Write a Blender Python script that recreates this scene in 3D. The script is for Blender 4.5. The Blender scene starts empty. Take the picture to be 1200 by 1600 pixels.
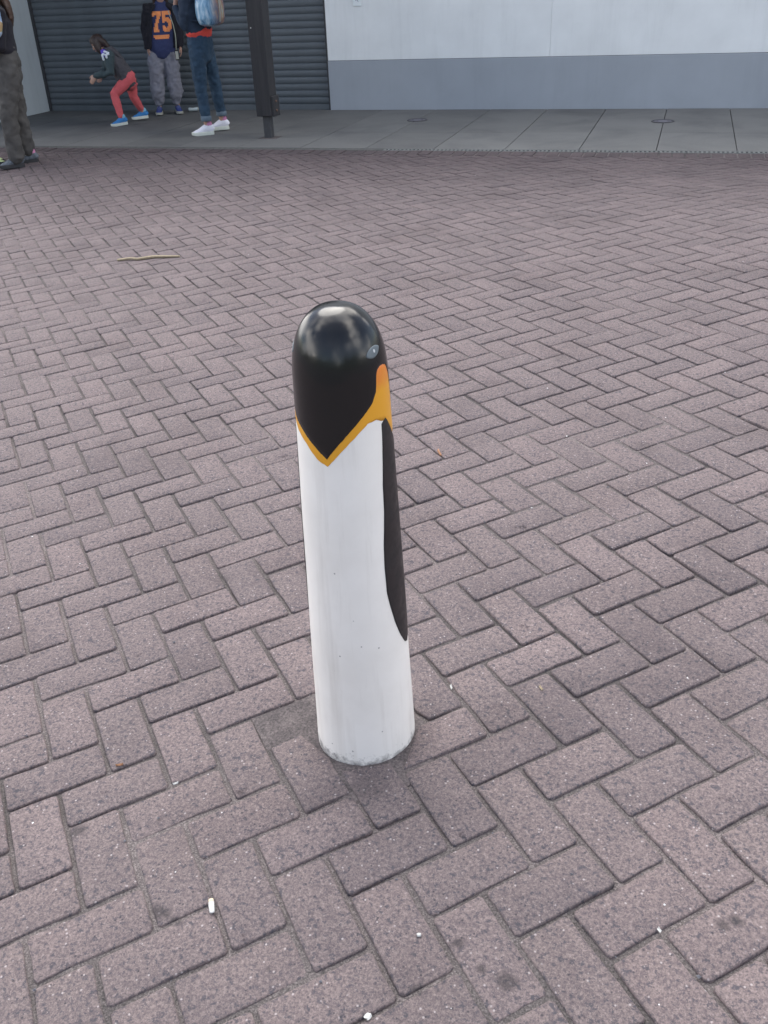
import bpy, bmesh, math, random
from mathutils import Vector, Matrix, noise
from mathutils.bvhtree import BVHTree
random.seed(7)
SC = bpy.context.scene
COL = SC.collection
R = math.radians

# ------------------------------------------------------------------ camera
CAM_POS = Vector((2.95208, -9.60110, 1.53750))
CX = Vector((0.95685, 0.28799, -0.03881))
CY = Vector((-0.11375, 0.49410, 0.86193))
CF = Vector((-0.26740, 0.82032, -0.50553))
FPX = 1426.04                                   # focal length in pixels of a 1200x1600 frame
cd = bpy.data.cameras.new('camera')
cam = bpy.data.objects.new('camera', cd)
COL.objects.link(cam)
cd.sensor_fit = 'VERTICAL'
cd.sensor_height = 24.0
cd.lens = 24.0 * FPX / 1600.0
cd.clip_start = 0.05
cd.clip_end = 600.0
mw = Matrix(((CX.x, CY.x, -CF.x, CAM_POS.x), (CX.y, CY.y, -CF.y, CAM_POS.y), (CX.z, CY.z, -CF.z, CAM_POS.z), (0, 0, 0, 1)))
cam.matrix_world = mw
SC.camera = cam

# ------------------------------------------------------------------ sky, sun, exposure
SUN_EL, SUN_AZ = R(56), R(-35)                  # azimuth measured from +Y towards +X
world = bpy.data.worlds.new('World')
SC.world = world
world.use_nodes = True
wn, wl = world.node_tree.nodes, world.node_tree.links
wn.clear()
wout = wn.new('ShaderNodeOutputWorld')
wbg = wn.new('ShaderNodeBackground')
wbg.inputs['Strength'].default_value = 0.12
sky = wn.new('ShaderNodeTexSky')
sky.sky_type = 'NISHITA'
sky.sun_disc = False
sky.sun_elevation = SUN_EL
sky.sun_rotation = SUN_AZ
wtc = wn.new('ShaderNodeTexCoord')
wmp = wn.new('ShaderNodeMapping')
wmp.inputs['Location'].default_value = (6.49, 2.06, 8.51)
wmp.inputs['Scale'].default_value = (1.0, 1.0, 1.6)
wno = wn.new('ShaderNodeTexNoise')
wno.inputs['Scale'].default_value = 1.15
wno.inputs['Detail'].default_value = 3.0
wno.inputs['Roughness'].default_value = 0.5
wrp = wn.new('ShaderNodeValToRGB')
wrp.color_ramp.elements[0].position = 0.51
wrp.color_ramp.elements[0].color = (0.05, 0.05, 0.05, 1)
wrp.color_ramp.elements[1].position = 0.61
wrp.color_ramp.elements[1].color = (1, 1, 1, 1)
wno2 = wn.new('ShaderNodeTexNoise')
wno2.inputs['Scale'].default_value = 1.6
wno2.inputs['Detail'].default_value = 4.0
wrp2 = wn.new('ShaderNodeValToRGB')
wrp2.color_ramp.elements[0].position = 0.33
wrp2.color_ramp.elements[0].color = (8.0, 8.8, 10.2, 1)
wrp2.color_ramp.elements[1].position = 0.68
wrp2.color_ramp.elements[1].color = (35.0, 33.0, 31.0, 1)
wmx = wn.new('ShaderNodeMix')
wmx.data_type = 'RGBA'
wl.new(wtc.outputs['Generated'], wmp.inputs['Vector'])
wl.new(wmp.outputs['Vector'], wno.inputs['Vector'])
wl.new(wmp.outputs['Vector'], wno2.inputs['Vector'])
wl.new(wno.outputs['Fac'], wrp.inputs['Fac'])
wl.new(wno2.outputs['Fac'], wrp2.inputs['Fac'])
wl.new(wrp.outputs['Color'], wmx.inputs[0])
wl.new(sky.outputs['Color'], wmx.inputs[6])
wl.new(wrp2.outputs['Color'], wmx.inputs[7])
wl.new(wmx.outputs[2], wbg.inputs['Color'])
wl.new(wbg.outputs['Background'], wout.inputs['Surface'])

sd = bpy.data.lights.new('sun', 'SUN')
sd.energy = 1.6
sd.angle = R(42)
sd.color = (1.0, 0.96, 0.9)
sun = bpy.data.objects.new('sun', sd)
COL.objects.link(sun)
sdir = Vector((math.sin(SUN_AZ) * math.cos(SUN_EL), math.cos(SUN_AZ) * math.cos(SUN_EL), math.sin(SUN_EL)))
sun.rotation_euler = sdir.to_track_quat('Z', 'Y').to_euler()
sun.location = (0, 0, 30)

SC.view_settings.view_transform = 'Standard'
SC.view_settings.look = 'None'
SC.view_settings.gamma = 1.0
SC.view_settings.use_curve_mapping = False
SC.view_settings.exposure = 0.84
SC.render.engine = 'CYCLES'
SC.cycles.max_bounces = 6

# ------------------------------------------------------------------ helpers
def px(p):
    d = Vector(p) - CAM_POS
    z = d.dot(CF)
    return 600 + FPX * d.dot(CX) / z, 800 - FPX * d.dot(CY) / z, z

def sstep(t):
    t = min(max(t, 0.0), 1.0)
    return t * t * (3 - 2 * t)

def zsurf(x, y):                                 # the brick forecourt: a cross slope that flattens out at the drain
    w = sstep((-y - 0.15) / 3.6)
    return w * (0.05695 * min(max(x, -7.0), 6.0) + 0.01371 * max(y, -12.0))

def new_obj(name, me, parent=None):
    o = bpy.data.objects.new(name, me)
    COL.objects.link(o)
    if parent is not None:
        o.parent = parent
    return o

def mesh(name, verts, faces, mat=None, parent=None, smooth=False):
    me = bpy.data.meshes.new(name)
    me.from_pydata([tuple(v) for v in verts], [], faces)
    me.update()
    if mat is not None:
        me.materials.append(mat)
    if smooth:
        me.polygons.foreach_set('use_smooth', [True] * len(me.polygons))
    return new_obj(name, me, parent)

def empty(name, loc=(0, 0, 0), rz=0.0):
    o = bpy.data.objects.new(name, None)
    o.empty_display_size = 0.1
    o.location = loc
    o.rotation_euler = (0, 0, rz)
    COL.objects.link(o)
    return o

def tag(o, label=None, cat=None, group=None, kind=None):
    if label: o['label'] = label
    if cat: o['category'] = cat
    if group: o['group'] = group
    if kind: o['kind'] = kind
    return o

class MB:                                        # collects shapes into one mesh
    def __init__(self):
        self.v, self.f = [], []
    def add(self, vs, fs):
        n = len(self.v)
        self.v += [Vector(v) for v in vs]
        self.f += [tuple(i + n for i in f) for f in fs]
    def box(self, lo, hi, ch=0.0):
        x0, y0, z0 = lo; x1, y1, z1 = hi
        bm = bmesh.new()
        bmesh.ops.create_cube(bm, size=1.0)
        for v in bm.verts:
            v.co = Vector((x0 + (v.co.x + .5) * (x1 - x0), y0 + (v.co.y + .5) * (y1 - y0), z0 + (v.co.z + .5) * (z1 - z0)))
        if ch > 0:
            bmesh.ops.bevel(bm, geom=bm.edges[:], offset=ch, segments=1, affect='EDGES')
        bm.verts.index_update()
        self.add([v.co.copy() for v in bm.verts], [[v.index for v in f.verts] for f in bm.faces])
        bm.free()
    def loft(self, pts, rad, n=14, ref=None, power=2.0):
        """closed tube through pts; rad items are r or (rx, ry); rx lies along ref"""
        pts = [Vector(p) for p in pts]
        rings = []
        k = len(pts)
        for i, p in enumerate(pts):
            t = (pts[min(i + 1, k - 1)] - pts[max(i - 1, 0)])
            if t.length < 1e-9: t = Vector((0, 0, 1))
            t.normalize()
            rv = Vector(ref) if ref is not None else (Vector((1, 0, 0)) if abs(t.x) < .9 else Vector((0, 1, 0)))
            a = (rv - t * rv.dot(t)).normalized()
            b = t.cross(a)
            r = rad[i]
            rx, ry = (r, r) if not isinstance(r, tuple) else r
            ring = []
            for j in range(n):
                th = 2 * math.pi * j / n
                c, s = math.cos(th), math.sin(th)
                c = math.copysign(abs(c) ** (2 / power), c); s = math.copysign(abs(s) ** (2 / power), s)
                ring.append(p + a * (rx * c) + b * (ry * s))
            rings.append(ring)
        vs = [v for r_ in rings for v in r_]
        fs = []
        for i in range(k - 1):
            for j in range(n):
                j2 = (j + 1) % n
                fs.append((i * n + j, i * n + j2, (i + 1) * n + j2, (i + 1) * n + j))
        fs.append(tuple(reversed(range(n))))
        fs.append(tuple((k - 1) * n + j for j in range(n)))
        self.add(vs, fs)
    def limb(self, pts, rad, n=14, ref=None):    # loft with rounded ends
        pts = [Vector(p) for p in pts]
        d0 = (pts[0] - pts[1]).normalized(); d1 = (pts[-1] - pts[-2]).normalized()
        def sc(r, s): return tuple(x * s for x in r) if isinstance(r, tuple) else r * s
        def mn(r): return min(r) if isinstance(r, tuple) else r
        P = [pts[0] + d0 * mn(rad[0]) * .95, pts[0] + d0 * mn(rad[0]) * .6] + pts + [pts[-1] + d1 * mn(rad[-1]) * .6, pts[-1] + d1 * mn(rad[-1]) * .95]
        Q = [sc(rad[0], .3), sc(rad[0], .8)] + list(rad) + [sc(rad[-1], .8), sc(rad[-1], .3)]
        self.loft(P, Q, n, ref)
    def ball(self, c, r, n=12):
        r = r if isinstance(r, tuple) else (r, r, r)
        c = Vector(c)
        vs, fs = [], []
        m = n
        for i in range(1, m):
            a = math.pi * i / m
            for j in range(n):
                b = 2 * math.pi * j / n
                vs.append(c + Vector((r[0] * math.sin(a) * math.cos(b), r[1] * math.sin(a) * math.sin(b), r[2] * math.cos(a))))
        top, bot = len(vs), len(vs) + 1
        vs += [c + Vector((0, 0, r[2])), c - Vector((0, 0, r[2]))]
        for i in range(m - 2):
            for j in range(n):
                j2 = (j + 1) % n
                fs.append((i * n + j, (i + 1) * n + j, (i + 1) * n + j2, i * n + j2))
        for j in range(n):
            j2 = (j + 1) % n
            fs.append((top, j, j2)); fs.append((bot, (m - 2) * n + j2, (m - 2) * n + j))
        self.add(vs, fs)
    def build(self, name, mat, parent=None, smooth=False):
        return mesh(name, self.v, self.f, mat, parent, smooth)
    def skin(self, name, mat, parent=None, voxel=0.01, smooth=4, wrinkle=0.0, wsize=0.12):
        """weld everything collected into one continuous surface"""
        o = mesh(name, self.v, self.f, None, None)
        m = o.modifiers.new('r', 'REMESH'); m.mode = 'VOXEL'; m.voxel_size = voxel
        if smooth:
            s = o.modifiers.new('s', 'SMOOTH'); s.factor = 0.5; s.iterations = smooth
        if wrinkle:
            tx = bpy.data.textures.new(name + '_folds', 'CLOUDS'); tx.noise_scale = wsize; tx.noise_depth = 2
            dm = o.modifiers.new('d', 'DISPLACE'); dm.texture = tx; dm.strength = wrinkle; dm.mid_level = 0.5; dm.texture_coords = 'LOCAL'
        dg = bpy.context.evaluated_depsgraph_get()
        me = bpy.data.meshes.new_from_object(o.evaluated_get(dg))
        old = o.data
        o.modifiers.clear()
        o.data = me
        bpy.data.meshes.remove(old)
        me.name = name
        me.materials.clear(); me.materials.append(mat)
        me.polygons.foreach_set('use_smooth', [True] * len(me.polygons))
        if parent is not None: o.parent = parent
        return o

# ------------------------------------------------------------------ materials
def mat_new(name):
    m = bpy.data.materials.new(name)
    m.use_nodes = True
    nt = m.node_tree
    b = nt.nodes['Principled BSDF']
    return m, nt, b

def ramp(nt, src, stops):
    r = nt.nodes.new('ShaderNodeValToRGB')
    cr = r.color_ramp
    while len(cr.elements) < len(stops): cr.elements.new(0.5)
    for e, (p, c) in zip(cr.elements, stops):
        e.position = p
        e.color = (c[0], c[1], c[2], 1) if isinstance(c, tuple) else (c, c, c, 1)
    nt.links.new(src, r.inputs['Fac'])
    return r.outputs['Color']

def noise_tex(nt, vec, scale, detail=3.0, rough=0.5, dist=0.0):
    n = nt.nodes.new('ShaderNodeTexNoise')
    n.inputs['Scale'].default_value = scale
    n.inputs['Detail'].default_value = detail
    n.inputs['Roughness'].default_value = rough
    n.inputs['Distortion'].default_value = dist
    if vec is not None: nt.links.new(vec, n.inputs['Vector'])
    return n.outputs['Fac']

def mixc(nt, fac, a, b, mode='MIX'):
    m = nt.nodes.new('ShaderNodeMix')
    m.data_type = 'RGBA'; m.blend_type = mode
    for sock, val in ((m.inputs[0], fac), (m.inputs[6], a), (m.inputs[7], b)):
        if isinstance(val, (int, float)): sock.default_value = val
        elif isinstance(val, tuple): sock.default_value = (val[0], val[1], val[2], 1)
        else: nt.links.new(val, sock)
    return m.outputs[2]

def bump(nt, b, h, strength=0.3, dist=0.002):
    n = nt.nodes.new('ShaderNodeBump')
    n.inputs['Strength'].default_value = strength
    n.inputs['Distance'].default_value = dist
    nt.links.new(h, n.inputs['Height'])
    nt.links.new(n.outputs['Normal'], b.inputs['Normal'])

def pos(nt):
    return nt.nodes.new('ShaderNodeNewGeometry').outputs['Position']

def objco(nt):
    return nt.nodes.new('ShaderNodeTexCoord').outputs['Object']

def simple(name, col, rough=0.6, var=0.12, scale=30.0, bumpS=0.0, bscale=200.0, spec=0.5, metal=0.0, sheen=0.0):
    m, nt, b = mat_new(name)
    p = objco(nt)
    n = noise_tex(nt, p, scale, 4.0, 0.6)
    lo = tuple(c * (1 - var) for c in col); hi = tuple(min(1, c * (1 + var)) for c in col)
    nt.links.new(ramp(nt, n, [(0.3, lo), (0.7, hi)]), b.inputs['Base Color'])
    b.inputs['Roughness'].default_value = rough
    b.inputs['Specular IOR Level'].default_value = spec
    b.inputs['Metallic'].default_value = metal
    if sheen: b.inputs['Sheen Weight'].default_value = sheen
    if bumpS: bump(nt, b, noise_tex(nt, p, bscale, 3.0), bumpS, 0.003)
    return m

SPOTS = [(2.824, -8.650, 0.020), (2.779, -8.638, 0.012), (2.728, -8.600, 0.014), (3.178, -8.466, 0.013), (2.158, -8.666, 0.022), (2.199, -8.677, 0.012), (2.451, -8.286, 0.050), (2.209, -8.111, 0.060), (3.200, -8.450, 0.012), (2.678, -8.702, 0.014), (2.988, -8.423, 0.010), (2.530, -5.766, 0.050), (1.783, -7.592, 0.030), (2.951, -6.600, 0.050), (2.410, -8.722, 0.007), (1.882, -8.530, 0.020)]
def brick_material(name, tone=1.0):
    m, nt, b = mat_new(name)
    p = pos(nt)
    oi = nt.nodes.new('ShaderNodeObjectInfo')
    geo = nt.nodes.new('ShaderNodeNewGeometry')
    add = nt.nodes.new('ShaderNodeMath'); add.operation = 'ADD'
    nt.links.new(oi.outputs['Random'], add.inputs[0]); nt.links.new(geo.outputs['Random Per Island'], add.inputs[1])
    fr = nt.nodes.new('ShaderNodeMath'); fr.operation = 'FRACT'
    nt.links.new(add.outputs[0], fr.inputs[0])
    T = lambda c: tuple(x * tone for x in c)
    base = ramp(nt, fr.outputs[0], [(0.0, T((.218, .172, .174))), (0.35, T((.260, .205, .208))), (0.7, T((.276, .224, .234))), (1.0, T((.312, .250, .256)))])
    # aggregate: grey, pink and pale grains
    g1 = noise_tex(nt, p, 150.0, 6.0, 0.95)
    c1 = ramp(nt, g1, [(0.30, T((.040, .040, .050))), (0.42, T((.150, .126, .138))), (0.52, T((.276, .222, .220))), (0.60, T((.388, .318, .306))), (0.74, T((.66, .60, .58)))])
    col = mixc(nt, 0.95, base, c1)
    tone_ = ramp(nt, fr.outputs[0], [(0.0, (.91, .91, .925)), (0.2, (.98, .98, .985)), (0.6, (1.01, 1.005, 1.005)), (0.85, (1.045, 1.03, 1.03)), (1.0, (1.09, 1.08, 1.08))])
    col = mixc(nt, 1.0, col, tone_, 'MULTIPLY')
    # clusters of blue grey aggregate
    cl = noise_tex(nt, p, 82.0, 4.0, 0.75)
    col = mixc(nt, ramp(nt, cl, [(0.54, 0.0), (0.62, 0.9)]), col, T((.105, .100, .120)))
    vo = nt.nodes.new('ShaderNodeTexVoronoi'); vo.inputs['Scale'].default_value = 150.0; vo.inputs['Randomness'].default_value = 1.0
    nt.links.new(p, vo.inputs['Vector'])
    sep = nt.nodes.new('ShaderNodeSeparateColor'); nt.links.new(vo.outputs['Color'], sep.inputs[0])
    near = ramp(nt, vo.outputs['Distance'], [(0.22, 1.0), (0.42, 0.0)])
    lightpick = ramp(nt, sep.outputs[1], [(0.955, 0.0), (0.97, 1.0)])
    darkpick = ramp(nt, sep.outputs[0], [(0.93, 0.0), (0.95, 0.8)])
    dk = mixc(nt, 1.0, near, darkpick, 'MULTIPLY'); lt = mixc(nt, 1.0, near, lightpick, 'MULTIPLY')
    col = mixc(nt, dk, col, T((.070, .068, .082)))
    col = mixc(nt, lt, col, T((.55, .49, .49)))
    # wear and damp blotches with a shape of their own
    blot = ramp(nt, noise_tex(nt, p, 2.1, 5.0, 0.6, 0.4), [(0.28, (.80, .79, .79)), (0.50, (.98, .98, .98)), (0.75, (1.07, 1.06, 1.05))])
    col = mixc(nt, 1.0, col, blot, 'MULTIPLY')
    sp = ramp(nt, noise_tex(nt, p, 13.0, 4.0, 0.65), [(0.265, (.46, .45, .48)), (0.325, (1.0, 1.0, 1.0))])
    col = mixc(nt, 1.0, col, sp, 'MULTIPLY')
    # old gum and oil spots, each where it lies on the paving
    ds = nt.nodes.new('ShaderNodeTexNoise'); ds.inputs['Scale'].default_value = 38.0; ds.inputs['Detail'].default_value = 4.0
    nt.links.new(p, ds.inputs['Vector'])
    for (gx, gy, gr_) in SPOTS:
        dn = nt.nodes.new('ShaderNodeVectorMath'); dn.operation = 'DISTANCE'
        nt.links.new(p, dn.inputs[0]); dn.inputs[1].default_value = (gx, gy, zsurf(gx, gy))
        dm = nt.nodes.new('ShaderNodeMath'); dm.operation = 'MULTIPLY_ADD'; dm.inputs[1].default_value = gr_ * 2.2
        nt.links.new(ds.outputs['Fac'], dm.inputs[0]); nt.links.new(dn.outputs['Value'], dm.inputs[2])
        mk = nt.nodes.new('ShaderNodeMapRange'); mk.inputs['From Min'].default_value = gr_ * 1.55; mk.inputs['From Max'].default_value = gr_ * 2.35
        mk.inputs['To Min'].default_value = 0.62 if gr_ < .025 else 0.30; mk.inputs['To Max'].default_value = 0.0
        nt.links.new(dm.outputs[0], mk.inputs['Value'])
        col = mixc(nt, mk.outputs[0], col, (.030, .028, .031))
    sy = nt.nodes.new('ShaderNodeSeparateXYZ'); nt.links.new(p, sy.inputs[0])  # painted shade: brick colour darkens towards the drain and building, with a ragged edge
    shade_y = nt.nodes.new('ShaderNodeMath'); shade_y.operation = 'MULTIPLY_ADD'; shade_y.inputs[1].default_value = 3.2
    nt.links.new(noise_tex(nt, p, 0.8, 5.0, 0.65), shade_y.inputs[0]); nt.links.new(sy.outputs['Y'], shade_y.inputs[2])
    shade_f = nt.nodes.new('ShaderNodeMapRange'); shade_f.inputs['From Min'].default_value = -1.6; shade_f.inputs['From Max'].default_value = 1.2
    nt.links.new(shade_y.outputs[0], shade_f.inputs['Value'])
    col = mixc(nt, shade_f.outputs[0], col, mixc(nt, 1.0, col, (.58, .56, .58), 'MULTIPLY'))
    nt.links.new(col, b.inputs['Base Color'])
    b.inputs['Roughness'].default_value = 0.9
    b.inputs['Specular IOR Level'].default_value = 0.3
    bump(nt, b, g1, 0.75, 0.0035)
    return m

M = {}
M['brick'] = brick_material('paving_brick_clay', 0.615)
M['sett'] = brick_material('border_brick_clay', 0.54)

m, nt, b = mat_new('joint_sand'); p = pos(nt)
c = ramp(nt, noise_tex(nt, p, 260.0, 2.0, 0.8), [(0.3, (.045, .042, .042)), (0.5, (.122, .108, .106)), (0.72, (.25, .225, .22))])
c = mixc(nt, 1.0, c, ramp(nt, noise_tex(nt, p, 1.6, 4.0, 0.6), [(0.34, (.42, .42, .42)), (0.50, (.80, .78, .78)), (0.68, (1.20, 1.14, 1.14))]), 'MULTIPLY')
nt.links.new(c, b.inputs['Base Color']); b.inputs['Roughness'].default_value = 0.95
bump(nt, b, noise_tex(nt, p, 260.0, 2.0, 0.8), 0.8, 0.004)
M['sand'] = m

m, nt, b = mat_new('cement_mortar'); p = pos(nt)
c = ramp(nt, noise_tex(nt, p, 170.0, 3.0, 0.7), [(0.32, (.045, .039, .040)), (0.52, (.105, .088, .087)), (0.72, (.18, .152, .148))])
c = mixc(nt, 1.0, c, ramp(nt, noise_tex(nt, p, 14.0, 4.0, 0.6), [(0.35, (.62, .62, .64)), (0.6, (1.0, 1.0, 1.0))]), 'MULTIPLY')
nt.links.new(c, b.inputs['Base Color']); b.inputs['Roughness'].default_value = 0.92
bump(nt, b, noise_tex(nt, p, 120.0, 4.0, 0.7), 0.6, 0.004)
M['mortar'] = m

m, nt, b = mat_new('pavement_concrete'); p = pos(nt)
c = ramp(nt, noise_tex(nt, p, 90.0, 4.0, 0.7), [(0.3, (.100, .101, .099)), (0.7, (.146, .147, .143))])
c = mixc(nt, 1.0, c, ramp(nt, noise_tex(nt, p, 1.3, 6.0, 0.65, 0.5), [(0.3, (.70, .70, .72)), (0.55, (1.0, 1.0, 1.0)), (0.8, (1.08, 1.08, 1.07))]), 'MULTIPLY')
oi = nt.nodes.new('ShaderNodeObjectInfo')
c = mixc(nt, 1.0, c, ramp(nt, oi.outputs['Random'], [(0.0, (.9, .9, .9)), (1.0, (1.06, 1.06, 1.06))]), 'MULTIPLY')
nt.links.new(c, b.inputs['Base Color']); b.inputs['Roughness'].default_value = 0.85
bump(nt, b, noise_tex(nt, p, 150.0, 3.0), 0.25, 0.002)
M['concrete'] = m

def render_wall(name, col, stain):
    m, nt, b = mat_new(name); p = pos(nt)
    c = ramp(nt, noise_tex(nt, p, 2.2, 6.0, 0.6), [(0.3, tuple(x * .94 for x in col)), (0.7, tuple(min(1, x * 1.03) for x in col))])
    mp = nt.nodes.new('ShaderNodeMapping'); mp.inputs['Scale'].default_value = (5.0, 5.0, 0.5); nt.links.new(p, mp.inputs['Vector'])
    s = ramp(nt, noise_tex(nt, mp.outputs['Vector'], 1.0, 5.0, 0.65), [(0.28, tuple(1 - stain for _ in range(3))), (0.5, (1.0, 1.0, 1.0))])
    c = mixc(nt, 1.0, c, s, 'MULTIPLY')
    nt.links.new(c, b.inputs['Base Color']); b.inputs['Roughness'].default_value = 0.75
    bump(nt, b, noise_tex(nt, p, 110.0, 4.0, 0.6), 0.25, 0.003)
    return m
M['wall'] = render_wall('white_painted_render', (.85, .86, .85), 0.08)
M['plinth'] = render_wall('blue_grey_painted_render', (.365, .39, .425), 0.06)
M['pier'] = render_wall('grey_painted_render', (.50, .55, .575), 0.10)
M['shutter'] = simple('shutter_steel', (.118, .133, .146), 0.55, 0.14, 3.0, metal=0.0)
M['dark_metal'] = simple('dark_metal', (.05, .05, .055), 0.5, 0.2, 20.0)
M['iron'] = simple('cast_iron', (.105, .10, .12), 0.6, 0.25, 60.0, 0.4, 160.0)
M['ironrim'] = simple('cast_iron_rim', (.04, .038, .045), 0.6, 0.25, 60.0)
M['grate'] = simple('galvanised_grate', (.115, .120, .117), 0.6, 0.2, 25.0)
M['silt'] = simple('silted_metal', (.085, .085, .082), 0.9, 0.3, 30.0)
M['black_void'] = simple('channel_dirt', (.02, .02, .02), 0.95, 0.3, 40.0)
M['soffit'] = simple('canopy_lining', (.30, .29, .27), 0.8, 0.1, 4.0)

m, nt, b = mat_new('dark_stained_timber'); p = objco(nt)
mp = nt.nodes.new('ShaderNodeMapping'); mp.inputs['Scale'].default_value = (26.0, 26.0, 1.4); nt.links.new(p, mp.inputs['Vector'])
g = noise_tex(nt, mp.outputs['Vector'], 1.0, 5.0, 0.6)
nt.links.new(ramp(nt, g, [(0.3, (.014, .014, .017)), (0.6, (.026, .025, .028)), (0.8, (.042, .037, .036))]), b.inputs['Base Color'])
b.inputs['Roughness'].default_value = 0.7
bump(nt, b, g, 0.35, 0.004)
M['timber'] = m

# bollard paints
m, nt, b = mat_new('white_gloss_paint'); p = objco(nt)
c = ramp(nt, noise_tex(nt, p, 5.0, 5.0, 0.6), [(0.3, (.79, .755, .705)), (0.6, (.865, .832, .785))])
geo = nt.nodes.new('ShaderNodeSeparateXYZ'); nt.links.new(p, geo.inputs[0])
def chip_mask(scale, lo, hi):
    return ramp(nt, noise_tex(nt, p, scale, 3.0, 0.55), [(lo, 1.0), (hi, 0.0)])
low = nt.nodes.new('ShaderNodeMapRange'); low.inputs['From Min'].default_value = 0.0; low.inputs['From Max'].default_value = 0.16
low.inputs['To Min'].default_value = 0.0; low.inputs['To Max'].default_value = 1.0
nt.links.new(geo.outputs['Z'], low.inputs['Value'])
sub = nt.nodes.new('ShaderNodeMath'); sub.operation = 'MULTIPLY_ADD'; sub.inputs[1].default_value = 0.18
nt.links.new(low.outputs[0], sub.inputs[0]); nt.links.new(noise_tex(nt, p, 75.0, 4.0, 0.6), sub.inputs[2])
worn = ramp(nt, sub.outputs[0], [(0.315, 1.0), (0.335, 0.0)])
c = mixc(nt, worn, c, (.33, .32, .30))
vo = nt.nodes.new('ShaderNodeTexVoronoi'); vo.inputs['Scale'].default_value = 26.0; nt.links.new(p, vo.inputs['Vector'])
vs_ = nt.nodes.new('ShaderNodeSeparateColor'); nt.links.new(vo.outputs['Color'], vs_.inputs[0])
fleck = mixc(nt, 1.0, ramp(nt, vo.outputs['Distance'], [(0.030, 1.0), (0.060, 0.0)]), ramp(nt, vs_.outputs[0], [(0.60, 0.0), (0.62, .75)]), 'MULTIPLY')
c = mixc(nt, fleck, c, (.17, .155, .15))
mp = nt.nodes.new('ShaderNodeMapping'); mp.inputs['Scale'].default_value = (22.0, 22.0, 1.6); nt.links.new(p, mp.inputs['Vector'])
c = mixc(nt, ramp(nt, noise_tex(nt, mp.outputs['Vector'], 1.0, 5.0, 0.6), [(0.32, 0.34), (0.50, 0.0)]), c, (.52, .48, .43))
scr = ramp(nt, noise_tex(nt, p, 11.0, 6.0, 0.7, 1.0), [(0.315, 1.0), (0.335, 0.0)])
c = mixc(nt, mixc(nt, 1.0, scr, (.35, .35, .35), 'MULTIPLY'), c, (.52, .50, .46))
gr = nt.nodes.new('ShaderNodeMath'); gr.operation = 'MULTIPLY_ADD'; gr.inputs[1].default_value = 9.0
nt.links.new(geo.outputs['Z'], gr.inputs[0]); nt.links.new(noise_tex(nt, p, 46.0, 4.0, 0.7), gr.inputs[2])
grime = ramp(nt, gr.outputs[0], [(0.34, 1.0), (0.66, 0.0)])      # splashed grime where the paint meets the mortar
c = mixc(nt, grime, c, (.20, .185, .18))
nt.links.new(c, b.inputs['Base Color']); b.inputs['Roughness'].default_value = 0.46; b.inputs['Specular IOR Level'].default_value = 0.35
bump(nt, b, noise_tex(nt, p, 18.0, 3.0), 0.12, 0.004)
M['white_paint'] = m

def gloss(name, col, rough=0.16, var=.08):
    m, nt, b = mat_new(name); p = objco(nt)
    n = noise_tex(nt, p, 16.0, 4.0, 0.6)
    nt.links.new(ramp(nt, n, [(0.3, tuple(c * (1 - var) for c in col)), (0.7, tuple(c * (1 + var) for c in col))]), b.inputs['Base Color'])
    nt.links.new(ramp(nt, noise_tex(nt, p, 30.0, 4.0, 0.6), [(0.3, rough * .75), (0.7, rough * 1.5)]), b.inputs['Roughness'])
    bump(nt, b, noise_tex(nt, p, 24.0, 3.0), 0.10, 0.004)
    return m
M['black_gloss'] = gloss('black_gloss_paint', (.0085, .0083, .0088), 0.17)
M['flipper_black'] = gloss('brown_black_gloss_paint', (.017, .014, .015), 0.42)
M['eye_grey'] = gloss('grey_paint', (.115, .14, .155), 0.35)
M['eye_white'] = gloss('white_dot_paint', (.55, .57, .58), 0.35)
m, nt, b = mat_new('orange_yellow_gloss_paint'); p = objco(nt)
sx = nt.nodes.new('ShaderNodeSeparateXYZ'); nt.links.new(p, sx.inputs[0])
mr = nt.nodes.new('ShaderNodeMapRange'); mr.inputs['From Min'].default_value = 0.775; mr.inputs['From Max'].default_value = 0.93
nt.links.new(sx.outputs['Z'], mr.inputs['Value'])
ma = nt.nodes.new('ShaderNodeMath'); ma.operation = 'MULTIPLY_ADD'; ma.inputs[1].default_value = 0.25; 
nt.links.new(noise_tex(nt, p, 40.0, 3.0), ma.inputs[0]); nt.links.new(mr.outputs[0], ma.inputs[2])
nt.links.new(ramp(nt, ma.outputs[0], [(0.30, (.72, .34, .025)), (0.72, (.74, .34, .022)), (0.98, (.70, .20, .035))]), b.inputs['Base Color'])
b.inputs['Roughness'].default_value = 0.35
M['orange'] = m

# people
M['skin'] = simple('skin', (.46, .27, .20), 0.55, 0.08, 20.0)
M['hair_dark'] = simple('dark_brown_hair', (.040, .024, .019), 0.5, 0.35, 60.0, 0.5, 120.0)
M['hair_brown'] = simple('brown_hair', (.07, .04, .028), 0.5, 0.35, 60.0, 0.5, 120.0)
M['eye'] = simple('eye_white', (.75, .75, .73), 0.3, 0.03)
M['iris'] = simple('iris_dark', (.03, .02, .015), 0.2, 0.1)
M['lip'] = simple('lips', (.42, .17, .15), 0.5, 0.1)

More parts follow.
